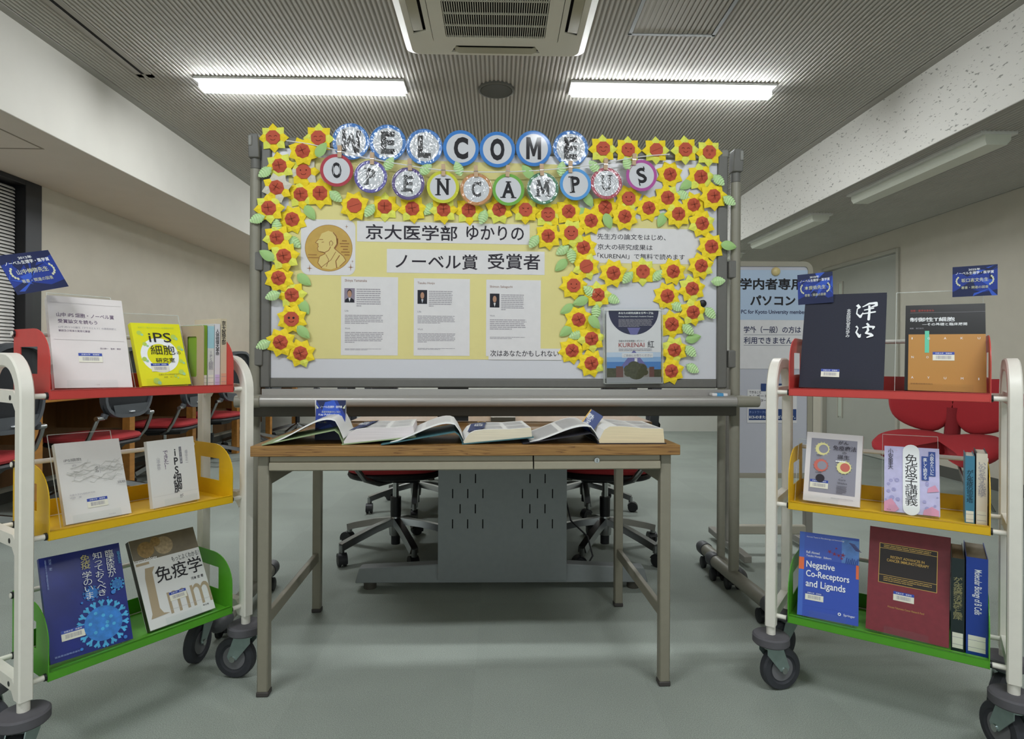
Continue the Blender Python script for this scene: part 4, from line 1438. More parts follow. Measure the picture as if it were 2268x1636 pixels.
def tray(t, z0, m, name):
    L = TL / 2
    b = MB()
    b.box(-L, L, 0, TDP, z0 + 0.010, z0 + 0.014, m)
    b.box(-L, L, -0.003, 0.001, z0, z0 + 0.022, m)
    b.box(-L, L, -0.003, 0.010, z0 + 0.018, z0 + 0.022, m)
    b.box(-L, L, TDP - 0.003, TDP, z0, z0 + 0.055, m)
    o = b.build(name, t, bevel=0.0015)
    side = [(-0.003, 0.0)] + [(-0.003, 0.085)] + arc(0.09, 0.085, 0.093, 180, 90, 9, 0.08) + [(TDP, 0.165), (TDP, 0.0)]
    hole = [(0.064, 0.058), (0.164, 0.058), (0.164, 0.122), (0.064, 0.122)]
    Mx = Matrix(((0, 0, 1, 0), (1, 0, 0, 0), (0, 1, 0, z0), (0, 0, 0, 1)))
    for s in (-1, 1):
        e = MB()
        e.prism([side, hole], s * (L + 0.0005) - 0.001, s * (L + 0.0005) + 0.001, m, Mx)
        e.build('end_plate', o, smooth=False)
    for (yy, zz) in ((0.008, z0 + 0.009), (TDP - 0.01, z0 + 0.009), (TDP - 0.005, z0 + 0.155)):
        r = MB()
        e = L + (0.008 if zz > z0 + 0.1 else TEX - 0.012)
        r.cyl((-e, yy, zz), (e, yy, zz), 0.0062, CREAM, 12)
        r.build('rod', o)
        k = MB()
        for s in (-1, 1):
            k.cyl((s * (L + 0.0005), yy, zz), (s * (L + 0.006), yy, zz), 0.0085, BLACK, 10)
        k.build('rod_collar', o)
    return o


def caster(t, x, y, ang):
    c = MB()
    M = Matrix.Translation((x, y, 0))
    c.lathe([(0.0, 0.160), (0.014, 0.160), (0.046, 0.159), (0.050, 0.155), (0.050, 0.137), (0.046, 0.133), (0.0, 0.133)], mat('grey bumper rubber', '#57555a', 0.75, var=0.06), 36, M)
    o = c.build('caster_bumper', t)
    K = M @ Matrix.Rotation(ang, 4, 'Z')
    f = MB()
    f.cyl((0, 0, 0.118), (0, 0, 0.134), 0.02, STEEL, 16, M=K)
    for s in (-1, 1):
        yy = s * 0.0195
        f.prism([[(-0.024, 0.0), (0.024, 0.0), (0.024, -0.02), (-0.018, -0.07), (-0.042, -0.07), (-0.046, -0.06)]], -0.0012, 0.0012, STEEL, K @ Matrix.Translation((0, yy, 0.128)) @ Matrix.Rotation(PI / 2, 4, 'X'))
        f.cyl((-0.03, yy - 0.004, 0.060), (-0.03, yy + 0.004, 0.060), 0.009, CHROME, 12, M=K)
    f.build('fork', o)
    w = MB()
    Kw = K @ Matrix.Translation((-0.03, 0, 0.060)) @ Matrix.Rotation(PI / 2, 4, 'X')
    w.lathe([(0.0, -0.011), (0.036, -0.010), (0.040, -0.012), (0.042, -0.0145), (0.056, -0.0135), (0.060, -0.008), (0.060, 0.008), (0.056, 0.0135), (0.042, 0.0145), (0.040, 0.012), (0.036, 0.010), (0.0, 0.011)], RUBBER, 36, Kw)
    w.lathe([(0.0, -0.0118), (0.034, -0.0112), (0.0345, 0.0)], mat('light grey wheel hub', '#6d6c70', 0.5), 30, Kw).lathe([(0.0, 0.0118), (0.034, 0.0112), (0.0345, 0.0)], mat('light grey wheel hub', '#6d6c70', 0.5), 30, Kw)
    w.build('wheel', o)


def trolley(M, label, angs):
    t = thing('book_trolley', label, 'book trolley', M, 'three-tier book trolleys beside the desk')
    prof = [(-0.014, -0.012), (-0.011, -0.016), (0.011, -0.016), (0.014, -0.012), (0.014, 0.012), (0.011, 0.016), (-0.011, 0.016), (-0.014, 0.012)]
    k = 0
    for s in (-1, 1):
        x = s * (TL / 2 + TEX)
        f = MB()
        rr = 0.085
        zt = 0.934
        path = [(x, 0.0, 0.185), (x, 0.0, 0.5)] + [(x, a, b) for a, b in arc(rr, zt - rr, rr, 180, 90, 8)] + [(x, a, b) for a, b in arc(TD - rr, zt - rr, rr, 90, 0, 8)] + [(x, TD, 0.5), (x, TD, 0.185)]
        f.sweep(path, prof, CREAM, side=(1, 0, 0))
        for z0 in TZ:
            f.sweep([(x, 0.012, z0 - 0.012), (x, 0.035, z0 + 0.008), (x, TD - 0.035, z0 + 0.008), (x, TD - 0.012, z0 - 0.012)], [(-0.011, -0.014), (0.011, -0.014), (0.011, 0.014), (-0.011, 0.014)], CREAM, side=(1, 0, 0))
            for yy in (0.05, TD - 0.05):
                f.cyl((x + s * 0.0115, yy, z0 + 0.006), (x + s * 0.010, yy, z0 + 0.006), 0.006, BLACK, 10)
        for yy in (0.0, TD):
            f.cyl((x, yy, 0.155), (x, yy, 0.19), 0.0125, CREAM, 14)
        f.build('end_frame', t)
        for yy in (0.0, TD):
            caster(t, x, yy, angs[k])
            k += 1
    for z0, m, nm in zip(TZ, (RED, YELLOW, GREEN), ('red_tray', 'yellow_tray', 'green_tray')):
        tray(t, z0, m, nm)
    return t


trolley(TROLLEYS[0], 'three-tier book trolley by the window side, holding the white and yellow cell books', (R(40), R(100), R(-63), R(30)))
trolley(TROLLEYS[1], 'three-tier book trolley by the corridor side, holding the navy and maroon books', (R(-132), R(60), R(-54), R(70)))

# ------------------------------------------------------------------ books
STICK_BLUE = mat('sticker blue band', '#2a45a4', 0.5)
STICK = mat('cream sticker', '#e4e2d2', 0.5)


def book_frame(k, x0, b, z, lean, yaw, tilt=0):
    s, c = math.sin(R(lean)), math.cos(R(lean))
    ML_ = Matrix(((1, 0, 0, 0), (0, s, -c, 0), (0, c, s, 0), (0, 0, 0, 1)))
    return TROLLEYS[k] @ Matrix.Translation((x0, b, z)) @ Matrix.Rotation(R(yaw), 4, 'Z') @ ML_ @ Matrix.Rotation(R(tilt), 4, 'Z')


def sticker(t, w, h, fx, fy, sw=0.047, z=0.0005):
    """Barcode sticker centred at the fractions fx from the left, fy from the top."""
    x, y = -w / 2 + fx * w, h * (1 - fy)
    b = MB()
    sh_ = sw * 0.50
    b.box(x - sw / 2, x + sw / 2, y - sh_ / 2, y + sh_ / 2, z - 0.0004, z, STICK)
    b.rect(x - sw / 2, x + sw / 2, y + sh_ * 0.18, y + sh_ / 2, z + 0.0002, STICK_BLUE)
    b.text('京都大学　図書館', x - sw * 0.38, x + sw * 0.38, y + sh_ * 0.26, y + sh_ * 0.42, z + 0.0004, WHITE_PRINT)
    xx = x - sw * 0.34
    while xx < x + sw * 0.34:
        wd = random.choice((0.0004, 0.0007, 0.001))
        b.rect(xx, xx + wd, y - sh_ * 0.33, y + sh_ * 0.06, z + 0.0002, GREY_INK)
        xx += wd + random.choice((0.0004, 0.0006, 0.0009))
    b.build('barcode_sticker', t, smooth=False)


class Cover:
    """A book standing cover first; printing placed by fractions of the cover (from the top left)."""

    def __init__(self, name, label, M, w, h, thick, m, spine='l', group=None, pages=None, spine_m=None):
        self.t = thing(name, label, 'book', M, group)
        self.w, self.h, self.T = w, h, thick
        c = MB()
        cv = 0.0018
        c.box(-w / 2, w / 2, 0, h, -cv, 0, m)
        c.box(-w / 2, w / 2, 0, h, -thick, -thick + cv, m)
        sx = -w / 2 if spine == 'l' else w / 2 - cv
        c.box(sx, sx + cv, 0, h, -thick + cv, -cv, spine_m or m)
        self.c = c
        p = MB()
        a, b = (-w / 2 + cv, w / 2 - 0.004) if spine == 'l' else (-w / 2 + 0.004, w / 2 - cv)
        p.box(a, b, 0.003, h - 0.003, -thick + cv, -cv, pages or PAGES)
        p.build('pages', self.t, smooth=False)
        self.n = 0

    def z(self):
        self.n += 1
        return 0.0002 + 0.00006 * self.n

    def f(self, a, b):
        return -self.w / 2 + a * self.w, self.h * (1 - b)

    def rect(self, a0, b0, a1, b1, m):
        x0, y1 = self.f(a0, b0)
        x1, y0 = self.f(a1, b1)
        self.c.rect(x0, x1, y0, y1, self.z(), m)

    def poly(self, pts, m):
        z = self.z()
        self.c.poly([(*self.f(a, b), z) for a, b in pts], m)

    def disc(self, a, b, r, m, r0=0.0, n=28):
        x, y = self.f(a, b)
        self.c.disc(x, y, self.z(), r * self.w, m, n, r0=r0 * self.w)

    def text(self, s, a0, b0, a1, b1, m, bold=0.0):
        x0, y1 = self.f(a0, b0)
        x1, y0 = self.f(a1, b1)
        self.c.text(s, x0, x1, y0, y1, self.z(), m, bold=bold)

    def vtext(self, s, a0, b0, a1, b1, m, bold=0.0):
        self.text('\n'.join(s), a0, b0, a1, b1, m, bold)

    def lines(self, a0, b0, a1, b1, n, m, **k):
        x0, y1 = self.f(a0, b0)
        x1, y0 = self.f(a1, b1)
        self.c.lines(x0, x1, y0, y1, n, self.z(), m, **k)

    def done(self, stick=None, sw=0.047):
        self.c.build('cover', self.t, smooth=False)
        if stick:
            sticker(self.t, self.w, self.h, stick[0], stick[1], sw, z=0.0012)
        return self.t


def stand_for(M, w, h, thick, label, x_off=0.0, up=0.03, lip=0.018, ww=None, drop=0.0):
    """Clear easel: leaning back plate, foot and front lip."""
    ww = (ww or w * 0.86) / 2
    t = thing('book_stand', label, 'book stand', M @ Matrix.Translation((x_off, 0, 0)), 'clear acrylic book stands')
    zb = -thick - 0.0035
    b = MB()
    b.box(-ww, ww, -0.006, h + up, zb - 0.0025, zb, ACRYLIC)
    b.build('back_plate', t, smooth=False)
    e = MB()
    e.box(-ww, ww, h + up, h + up + 0.0012, zb - 0.0025, zb, ACRYLIC_EDGE)
    for s in (-1, 1):
        e.box(s * ww - 0.0006, s * ww + 0.0006, -0.006, h + up, zb - 0.0025, zb, ACRYLIC_EDGE)
    e.build('plate_edge', t, smooth=False)
    l = MB()
    lw_ = ww * 0.75
    l.box(-lw_, lw_, -0.006, -0.0035, zb, 0.006, ACRYLIC)
    l.box(-lw_, lw_, -0.006, lip, 0.004, 0.006, ACRYLIC)
    l.build('front_lip', t, smooth=False)
    return t


def covermat(name, col, rough=0.35, **k):
    return mat(name, col, rough, **k)


# window-side trolley, top tray
w, h, T = 0.163, 0.255, 0.026
M = book_frame(0, -0.110, 0.049, 0.866, 26, -9.2, -0.8)
WPL = mat('plastic covered white card', '#e3dcdb', 0.22, var=0.04, scale=9, bump=0.12, bscale=14, coat=0.4)
PUR = mat('purple grey print', '#6d5a74', 0.7)
c = Cover('book', 'big white plastic-covered book on the red tray, first from the window', M, w, h, T, WPL)
c.text('山中 iPS 細胞・ノーベル賞', 0.10, 0.185, 0.86, 0.235, PUR, 0.016)
c.text('受賞論文を読もう', 0.11, 0.26, 0.62, 0.305, PUR, 0.016)
c.text('山中 iPS 2つの論文（マウスとヒト）の英和対訳と', 0.11, 0.335, 0.87, 0.36, GREY_INK, 0.004)
c.text('解説及び将来の実用化展望', 0.11, 0.375, 0.51, 0.40, PUR, 0.004)
c.rect(0.04, 0.485, 0.96, 0.488, mat('grey film fold', '#b5aeb0', 0.5))
c.rect(0.03, 0.075, 0.97, 0.078, mat('grey film fold', '#b5aeb0', 0.5))
c.text('西川伸一　監修・解説', 0.62, 0.565, 0.9, 0.585, PUR, 0.004)
c.text('一灯舎', 0.50, 0.965, 0.56, 0.975, GREY_INK)
c.done((0.48, 0.68), 0.05)
stand_for(M, w, h, T, 'clear stand behind the big white plastic-covered book', up=0.025, x_off=-0.005, ww=0.14)

w, h, T = 0.129, 0.179, 0.016
M = book_frame(0, 0.065, 0.050, 0.867, 19.5, -1.0, 1.1)
YCOV = covermat('lemon yellow cover', '#e6e21f', 0.35)
LG = mat('light olive doodle', '#b7cf5c', 0.6)
c = Cover('book', 'lemon yellow book with a white ring and big cell title on the red tray', M, w, h, T, YCOV)
c.disc(0.47, 0.52, 0.385, WHITE_PRINT, r0=0.255, n=40)
for (a, b, r) in ((0.13, 0.16, 0.05), (0.2, 0.34, 0.045), (0.82, 0.22, 0.06), (0.9, 0.4, 0.05), (0.14, 0.58, 0.05), (0.88, 0.62, 0.045), (0.3, 0.93, 0.07), (0.84, 0.8, 0.06), (0.7, 0.86, 0.03)):
    c.disc(a, b, r, LG, n=9)
    c.disc(a + 0.05, b + 0.03, r * 0.6, mat('mint doodle', '#9fd0a0', 0.6), n=7)
c.text('世界で一番わかりやすい幹細胞研究室', 0.12, 0.06, 0.86, 0.085, LG)
c.text('iPS', 0.30, 0.155, 0.76, 0.31, INK, 0.0)
c.text('細胞', 0.29, 0.36, 0.79, 0.515, INK, 0.0)
c.text('の', 0.82, 0.46, 0.90, 0.51, INK)
c.text('研究室', 0.36, 0.565, 0.75, 0.64, INK, 0.006)
c.text('京都大学iPS細胞研究所', 0.36, 0.82, 0.78, 0.845, mat('olive print', '#7c7a30', 0.6))
c.text('朝野　信子', 0.46, 0.865, 0.66, 0.885, mat('olive print', '#7c7a30', 0.6))
c.done((0.42, 0.715), 0.046)
stand_for(M, w, h, T, 'clear stand behind the lemon yellow book', up=0.035, x_off=0.003, ww=0.15)

# upright books at the end of the red tray, with a bookend
BEND = mat('taupe painted bookend', '#b3a189', 0.45)
Mt = TROLLEYS[0]
be = thing('bookend', 'taupe metal bookend with an upright slot on the red tray', 'bookend', Mt @ Matrix.Translation((0.149, 0.02, 0.8575)))
b = MB()
slot_ = rrect(0.035, 0.085, 0.03, 0.145, 0.006, 3)
b.prism([rrect(0.0, 0.13, 0, 0.175, 0.006, 3), slot_], -0.0008, 0.0008, BEND, Matrix(((0, 0, 1, 0), (1, 0, 0, 0), (0, 1, 0, 0), (0, 0, 0, 1))))
b.box(-0.07, 0.0, 0.0, 0.13, 0, 0.0014, BEND)
b.build('plate', be, smooth=False)


def upright(k, label, x0, x1, z, h, depth, m_cover, m_spine=None, y0=0.03, title=None, ink=INK, band=None, pages=None, tsz=(0.2, 0.7), horizontal=False, sticker_col=None, group=None):
    """A book standing spine out."""
    w = x1 - x0
    t = thing('book', label, 'book', TROLLEYS[k] @ Matrix.Translation(((x0 + x1) / 2, y0, z)), group)
    ms = m_spine or m_cover
    c = MB()
    cv = 0.0016
    c.box(-w / 2, -w / 2 + cv, 0.0, depth, 0, h, m_cover)
    c.box(w / 2 - cv, w / 2, 0.0, depth, 0, h, m_cover)
    c.box(-w / 2, w / 2, -cv, 0.0, 0, h, ms)
    if band:
        c.box(-w / 2 - 0.0001, w / 2 + 0.0001, -cv - 0.0002, 0.0, h * band[1], h * band[2], band[0])
    PM = Matrix(((1, 0, 0, 0), (0, 0, -1, -cv - 0.0005), (0, 1, 0, 0), (0, 0, 0, 1)))
    if title:
        y1, y0_ = h * (1 - tsz[0]), h * (1 - tsz[1])
        if horizontal:
            HM = PM @ Matrix(((0, 1, 0, 0), (-1, 0, 0, 0), (0, 0, 1, 0), (0, 0, 0, 1)))
            c.text(title, -y1, -y0_, -w * 0.22, w * 0.22, 0, ink, HM, bold=0.006)
        else:
            c.text('\n'.join(title), -w * 0.36, w * 0.36, y0_, y1, 0, ink, PM, bold=0.012)
    c.build('cover', t, smooth=False)
    MB().box(-w / 2 + cv, w / 2 - cv, 0.0, depth - 0.004, 0.003, h - 0.004, pages or PAGES).build('pages', t, smooth=False)
    s = MB()
    s.box(-w * 0.4, w * 0.4, -cv - 0.0006, -cv - 0.0002, h * 0.035, h * 0.20, sticker_col or STICK)
    for zz in (0.075, 0.15):
        s.box(-w * 0.4, w * 0.4, -cv - 0.0008, -cv - 0.0005, h * zz, h * zz + 0.001, GREY_INK)
    s.build('call_number_label', t, smooth=False)
    return t


upright(0, 'thin green book standing behind the taupe bookend slot', 0.152, 0.163, 0.8575, 0.176, 0.125, covermat('leaf green cover', '#7fa52c'), title=None)
upright(0, 'pale blue and white spined book, first upright past the bookend', 0.165, 0.184, 0.8575, 0.180, 0.125, covermat('off white cover', '#d6d6d0'), band=(covermat('pale sky blue', '#a3cdd8'), 0.62, 0.97), title='iPS細胞', tsz=(0.42, 0.72), ink=GREY_INK)
upright(0, 'slim white book standing between the pale blue and the beige spines', 0.186, 0.202, 0.8575, 0.182, 0.125, covermat('white cover', '#dedbe0'), title='人体修復大革命', tsz=(0.08, 0.5), sticker_col=mat('lilac label', '#cbb8dd', 0.5))
upright(0, 'tall beige book standing last on the red tray beside the end plate', 0.204, 0.222, 0.8575, 0.198, 0.135, covermat('beige cover', '#cfc2a8'), title='京大医学部', tsz=(0.03, 0.38), sticker_col=mat('peach label', '#d8a98c', 0.5))

# window-side trolley, yellow tray
w, h, T = 0.144, 0.199, 0.015
M = book_frame(0, -0.108, 0.025, 0.545, 21.6, 0.3, -0.5)
c = Cover('book', 'white book with a grey line drawing on the yellow tray', M, w, h, T, covermat('matt white cover', '#dedcd9'))
LINEG = mat('pale grey line drawing', '#b7b7b2', 0.7)
c.text('iPS細胞', 0.10, 0.205, 0.36, 0.245, mat('pencil grey print', '#6a686a', 0.7))
c.rect(0.10, 0.262, 0.36, 0.265, GREY_INK)
c.text('の', 0.21, 0.285, 0.27, 0.31, GREY_INK)
c.text('歩\nみ', 0.54, 0.34, 0.60, 0.42, mat('pencil grey print', '#6a686a', 0.7))
c.rect(0.615, 0.32, 0.62, 0.43, GREY_INK)
c.text('と', 0.645, 0.37, 0.68, 0.39, GREY_INK)
rng = random.Random(5)
for i in range(26):
    a, b = rng.uniform(0.03, 0.9), rng.uniform(0.32, 0.53)
    dx = rng.uniform(0.05, 0.2)
    for s in range(4):
        dy = rng.uniform(-0.05, 0.03)
        c.poly([(a, b), (a + dx * 0.4, b + dy), (a + dx * 0.4, b + dy + 0.006), (a, b + 0.006)], LINEG)
        a, b = min(a + dx * 0.4, 0.93), min(max(b + dy, 0.28), 0.55)
c.rect(0.86, 0.548, 0.97, 0.551, GREY_INK)
c.text('挑戦', 0.84, 0.565, 0.97, 0.60, mat('pencil grey print', '#6a686a', 0.7))
c.text('京都大学iPS細胞研究所', 0.09, 0.655, 0.47, 0.675, GREY_INK)
c.text('仲野　徹', 0.09, 0.69, 0.26, 0.71, GREY_INK)
c.text('東京書籍', 0.62, 0.965, 0.73, 0.975, GREY_INK)
c.done((0.50, 0.79), 0.045)
stand_for(M, w, h, T, 'clear stand behind the white book with the grey drawing', up=0.028, x_off=-0.006, ww=0.14)
w, h, T = 0.129, 0.177, 0.014
M = book_frame(0, 0.080, 0.026, 0.545, 9.5, 2.7, 0.6)
c = Cover('book', 'white paperback with black vertical title on the yellow tray', M, w, h, T, covermat('matt white cover', '#dedcd9'))
c.text('i\nP\nS\n細\n胞', 0.47, 0.165, 0.65, 0.835, INK, 0.02)
c.text('が', 0.575, 0.86, 0.65, 0.92, INK)
c.vtext('できた！', 0.31, 0.17, 0.41, 0.45, PUR, 0.01)
c.rect(0.65, 0.14, 0.70, 0.40, mat('charcoal band', '#55515c', 0.7))
c.vtext('ひろがる人類の夢', 0.66, 0.15, 0.69, 0.39, WHITE_PRINT)
c.vtext('山中伸弥', 0.16, 0.26, 0.23, 0.45, GREY_INK)
c.vtext('畑中正一', 0.77, 0.2, 0.83, 0.4, GREY_INK)
c.rect(0.03, 0.835, 0.99, 0.837, mat('grey film fold', '#b5aeb0', 0.5))
c.done()
stand_for(M, w, h, T, 'clear stand behind the white paperback with vertical title', up=-0.03, x_off=0.01, ww=0.12)

# window-side trolley, green tray
w, h, T = 0.173, 0.246, 0.013
M = book_frame(0, -0.122, 0.022, 0.2265, 23.8, -4.6, -0.4)
c = Cover('book', 'deep blue book with a glowing cell picture on the green tray', M, w, h, T, covermat('deep blue gloss cover', '#1a2a80', 0.3, var=0.25, scale=7))
CYAN = mat('glowing cyan print', '#4aaee0', 0.5, var=0.25, scale=60)
BL2 = mat('mid blue print', '#2f7ccc', 0.5, var=0.25, scale=60)


def virus(a, b, r, n, m1, m2):
    asp = w / h
    for i in range(n):
        t = 2 * PI * i / n + 0.2
        t2 = 0.16 if n > 10 else 0.25
        P = lambda rr, tt: (a + rr * math.cos(tt), b + rr * math.sin(tt) * asp)
        c.poly([P(r * 0.8, t - t2 * 0.5), P(r * 1.1, t - t2 * 0.35), P(r * 1.3, t - t2 * 0.9), P(r * 1.38, t - t2 * 0.3), P(r * 1.25, t), P(r * 1.38, t + t2 * 0.3), P(r * 1.3, t + t2 * 0.9), P(r * 1.1, t + t2 * 0.35), P(r * 0.8, t + t2 * 0.5)], m1)
    c.disc(a, b, r, m2, n=30)
    for i in range(n // 2):
        t = 2.4 * i
        rr = r * (0.2 + 0.6 * ((i * 7) % 10) / 10)
        c.disc(a + rr * math.cos(t), b + rr * math.sin(t) * asp, r * 0.1, m1, n=7)


virus(0.66, 0.765, 0.24, 18, CYAN, BL2)
virus(0.56, 0.45, 0.08, 10, BL2, BL2)
virus(0.895, 0.42, 0.07, 10, CYAN, BL2)
for (a, b, r) in ((0.83, 0.49, 0.03), (0.43, 0.52, 0.015), (0.36, 0.95, 0.02), (0.9, 0.96, 0.025), (0.75, 0.53, 0.012)):
    c.disc(a, b, r, BL2, n=10)
c.vtext('臨床医が', 0.79, 0.055, 0.90, 0.335, WHITE_PRINT)
c.vtext('知っておくべき', 0.63, 0.055, 0.75, 0.50, WHITE_PRINT)
c.vtext('免疫', 0.475, 0.055, 0.59, 0.20, mat('pale gold print', '#d9d08a', 0.6))
c.vtext('学のいま', 0.475, 0.225, 0.59, 0.50, WHITE_PRINT)
c.vtext('医学のあゆみ', 0.945, 0.09, 0.985, 0.22, CYAN)
c.vtext('河本　宏', 0.10, 0.03, 0.135, 0.14, mat('pale blue print', '#9fb4e4', 0.6))
c.vtext('京都大学ウイルス再生医科学研究所', 0.055, 0.03, 0.075, 0.32, mat('pale blue print', '#9fb4e4', 0.6))
c.text('医歯薬出版株式会社', 0.05, 0.945, 0.34, 0.962, mat('pale blue print', '#9fb4e4', 0.6))
c.done((0.29, 0.78), 0.048)
stand_for(M, w, h, T, 'clear stand behind the deep blue book', up=-0.05, x_off=0.0, ww=0.13)
w, h, T = 0.179, 0.244, 0.020
M = book_frame(0, 0.099, 0.022, 0.2265, 28.5, 0.8, -0.1)
c = Cover('book', 'white book with brown cell photograph on the green tray', M, w, h, T, covermat('gloss white cover', '#dcdcdb', 0.3), spine_m=covermat('dark brown spine', '#2c2620', 0.4))
BRN = mat('brown photograph', '#6d6453', 0.5, var=0.2, scale=25)
c.rect(0.0, 0.0, 1.0, 0.255, BRN)
c.disc(0.21, 0.135, 0.125, mat('tan photo ball', '#8d7347', 0.6, var=0.3, scale=120))
c.disc(0.48, 0.13, 0.14, mat('sand photo ball', '#a08e70', 0.6, var=0.25, scale=120))
c.disc(0.37, 0.07, 0.075, mat('tan photo ball', '#8d7347', 0.6, var=0.3, scale=120))
TAN = mat('taupe print', '#a8977c', 0.6)
c.text('Immunology', 0.0, 0.225, 0.34, 0.268, WHITE_PRINT, 0.01)
c.rect(0.02, 0.272, 0.21, 0.30, TAN)
c.poly([(0.13, 0.34), (0.27, 0.34), (0.22, 0.40), (0.20, 0.80), (0.24, 0.86), (0.33, 0.88), (0.05, 0.89), (0.08, 0.84), (0.10, 0.45)], TAN)
c.text('mm', 0.34, 0.66, 1.0, 0.90, TAN)
c.text('もっとよくわかる！', 0.54, 0.285, 0.98, 0.345, INK)
c.text('免疫学', 0.25, 0.355, 0.98, 0.54, INK, 0.006)
c.text('河本 宏 著', 0.75, 0.575, 0.95, 0.61, INK2, 0.01)
c.text('羊土社', 0.82, 0.915, 0.92, 0.935, INK2, 0.01)
c.rect(0.35, 0.855, 1.0, 0.858, mat('grey film fold', '#b5aeb0', 0.5))
c.done((0.50, 0.72), 0.046)
stand_for(M, w, h, T, 'clear stand behind the white book with brown photograph', up=-0.05, x_off=0.0, ww=0.13)

# corridor-side trolley, red tray
w, h, T = 0.207, 0.289, 0.016
M = book_frame(1, -0.103, 0.046, 0.865, 20, 2, -1)
NAVYC = covermat('navy cloth cover', '#171a2d', 0.7, var=0.18, scale=400)
c = Cover('book', 'large navy cloth book with white brush lettering on the red tray', M, w, h, T, NAVYC)


def brush(pts):
    """Brush stroke: (a, b, half width) in fractions."""
    asp = w / h
    for (a0, b0, w0), (a1, b1, w1) in zip(pts[:-1], pts[1:]):
        dx, dy = (a1 - a0), (b1 - b0) / asp
        L_ = math.hypot(dx, dy) or 1
        nx, ny = -dy / L_, dx / L_ * asp
        c.poly([(a0 + nx * w0, b0 + ny * w0), (a1 + nx * w1, b1 + ny * w1), (a1 - nx * w1, b1 - ny * w1), (a0 - nx * w0, b0 - ny * w0)], WHITE_PRINT)
        c.disc(a1, b1, w1, WHITE_PRINT, n=10)


brush([(0.655, 0.125, 0.020), (0.685, 0.15, 0.016), (0.66, 0.17, 0.006), (0.655, 0.22, 0.008), (0.70, 0.255, 0.016), (0.73, 0.21, 0.004)])
brush([(0.72, 0.15, 0.006), (0.80, 0.115, 0.014), (0.88, 0.11, 0.018), (0.885, 0.135, 0.016), (0.82, 0.155, 0.006)])
brush([(0.74, 0.185, 0.008), (0.85, 0.165, 0.010)])
brush([(0.72, 0.225, 0.008), (0.87, 0.205, 0.012)])
brush([(0.80, 0.135, 0.012), (0.805, 0.20, 0.014), (0.80, 0.285, 0.016)])
brush([(0.655, 0.355, 0.014), (0.68, 0.375, 0.006), (0.66, 0.42, 0.010), (0.70, 0.465, 0.018), (0.715, 0.44, 0.004)])
brush([(0.78, 0.325, 0.012), (0.80, 0.345, 0.014)])
brush([(0.73, 0.375, 0.008), (0.80, 0.36, 0.014), (0.865, 0.365, 0.014), (0.855, 0.385, 0.008)])
brush([(0.79, 0.36, 0.010), (0.80, 0.40, 0.014), (0.775, 0.43, 0.012), (0.83, 0.44, 0.016), (0.85, 0.455, 0.016), (0.79, 0.475, 0.008)])
c.vtext('本庶研究室の歩み', 0.535, 0.17, 0.585, 0.475, WHITE_PRINT)
c.done((0.375, 0.845), 0.046)
stand_for(M, w, h, T, 'clear stand with front lip holding the navy cloth book', up=-0.02, x_off=0.0, lip=0.03, ww=0.19)
w, h, T = 0.171, 0.236, 0.014
M = book_frame(1, 0.133, 0.046, 0.865, 16.2, 2.4, -0.7)
OCH = mat('ochre print', '#b57f34', 0.4)
c = Cover('book', 'black and ochre journal with a mint strip on the red tray', M, w, h, T, covermat('black gloss cover', '#101012', 0.3))
c.rect(0.045, 0.35, 1.0, 1.0, OCH)
c.text('別冊・医学のあゆみ', 0.065, 0.055, 0.37, 0.08, mat('red print', '#c0392e', 0.6))
c.rect(0.06, 0.092, 1.0, 0.094, GREY_INK)
c.text('制御性T細胞', 0.06, 0.13, 0.63, 0.20, WHITE_PRINT, 0.012)
c.text('―その基礎と臨床展開', 0.22, 0.215, 0.78, 0.25, WHITE_PRINT, 0.008)
c.text('編集　坂口志文', 0.06, 0.27, 0.24, 0.288, GREY_INK)
c.rect(0.255, 0.31, 0.31, 0.565, mat('mint strip', '#5cc3a2', 0.5))
for i, ch in enumerate('IGAKU'):
    a = 0.085 + i * 0.205
    c.text(ch, a, 0.385, a + (0.012 if ch == 'I' else 0.03), 0.41, WHITE_PRINT)
for i, ch in enumerate('NO'):
    c.text(ch, 0.085 + i * 0.19, 0.605, 0.115 + i * 0.19, 0.63, WHITE_PRINT)
for i, ch in enumerate('AYUMI'):
    a = 0.085 + i * 0.205
    c.text(ch, a, 0.84, a + (0.012 if ch == 'I' else 0.03), 0.865, WHITE_PRINT)
c.text('医歯薬出版株式会社', 0.08, 0.915, 0.36, 0.93, mat('brown print dark', '#6d4a20', 0.6))
c.done((0.49, 0.605), 0.046)
stand_for(M, w, h, T, 'clear stand behind the black and ochre journal', up=0.045, x_off=-0.012, ww=0.19)

# corridor-side trolley, yellow tray
w, h, T = 0.141, 0.196, 0.018
M = book_frame(1, -0.123, 0.037, 0.5455, 15.2, -0.3, -0.8)
c = Cover('book', 'pale book with grey field and four drawn cells on the yellow tray', M, w, h, T, covermat('gloss pale cover', '#ddd8da', 0.3), spine='r')
GREYF = mat('lavender grey print', '#8f8e9c', 0.6)
PALEY = mat('pale yellow print', '#e3dd9a', 0.6)
SAL = mat('salmon print', '#c9685c', 0.6)
c.rect(0.09, 0.085, 0.91, 0.865, GREYF)


def cell(a, b, m1, m2):
    asp = w / h
    for i in range(14):
        t = 2 * PI * i / 14
        c.poly([(a + 0.12 * math.cos(t - 0.06), b + 0.12 * asp * math.sin(t - 0.06)), (a + 0.155 * math.cos(t), b + 0.155 * asp * math.sin(t)), (a + 0.12 * math.cos(t + 0.06), b + 0.12 * asp * math.sin(t + 0.06))], m1)
    c.disc(a, b, 0.125, m1)
    c.disc(a + 0.02, b, 0.085, m2)


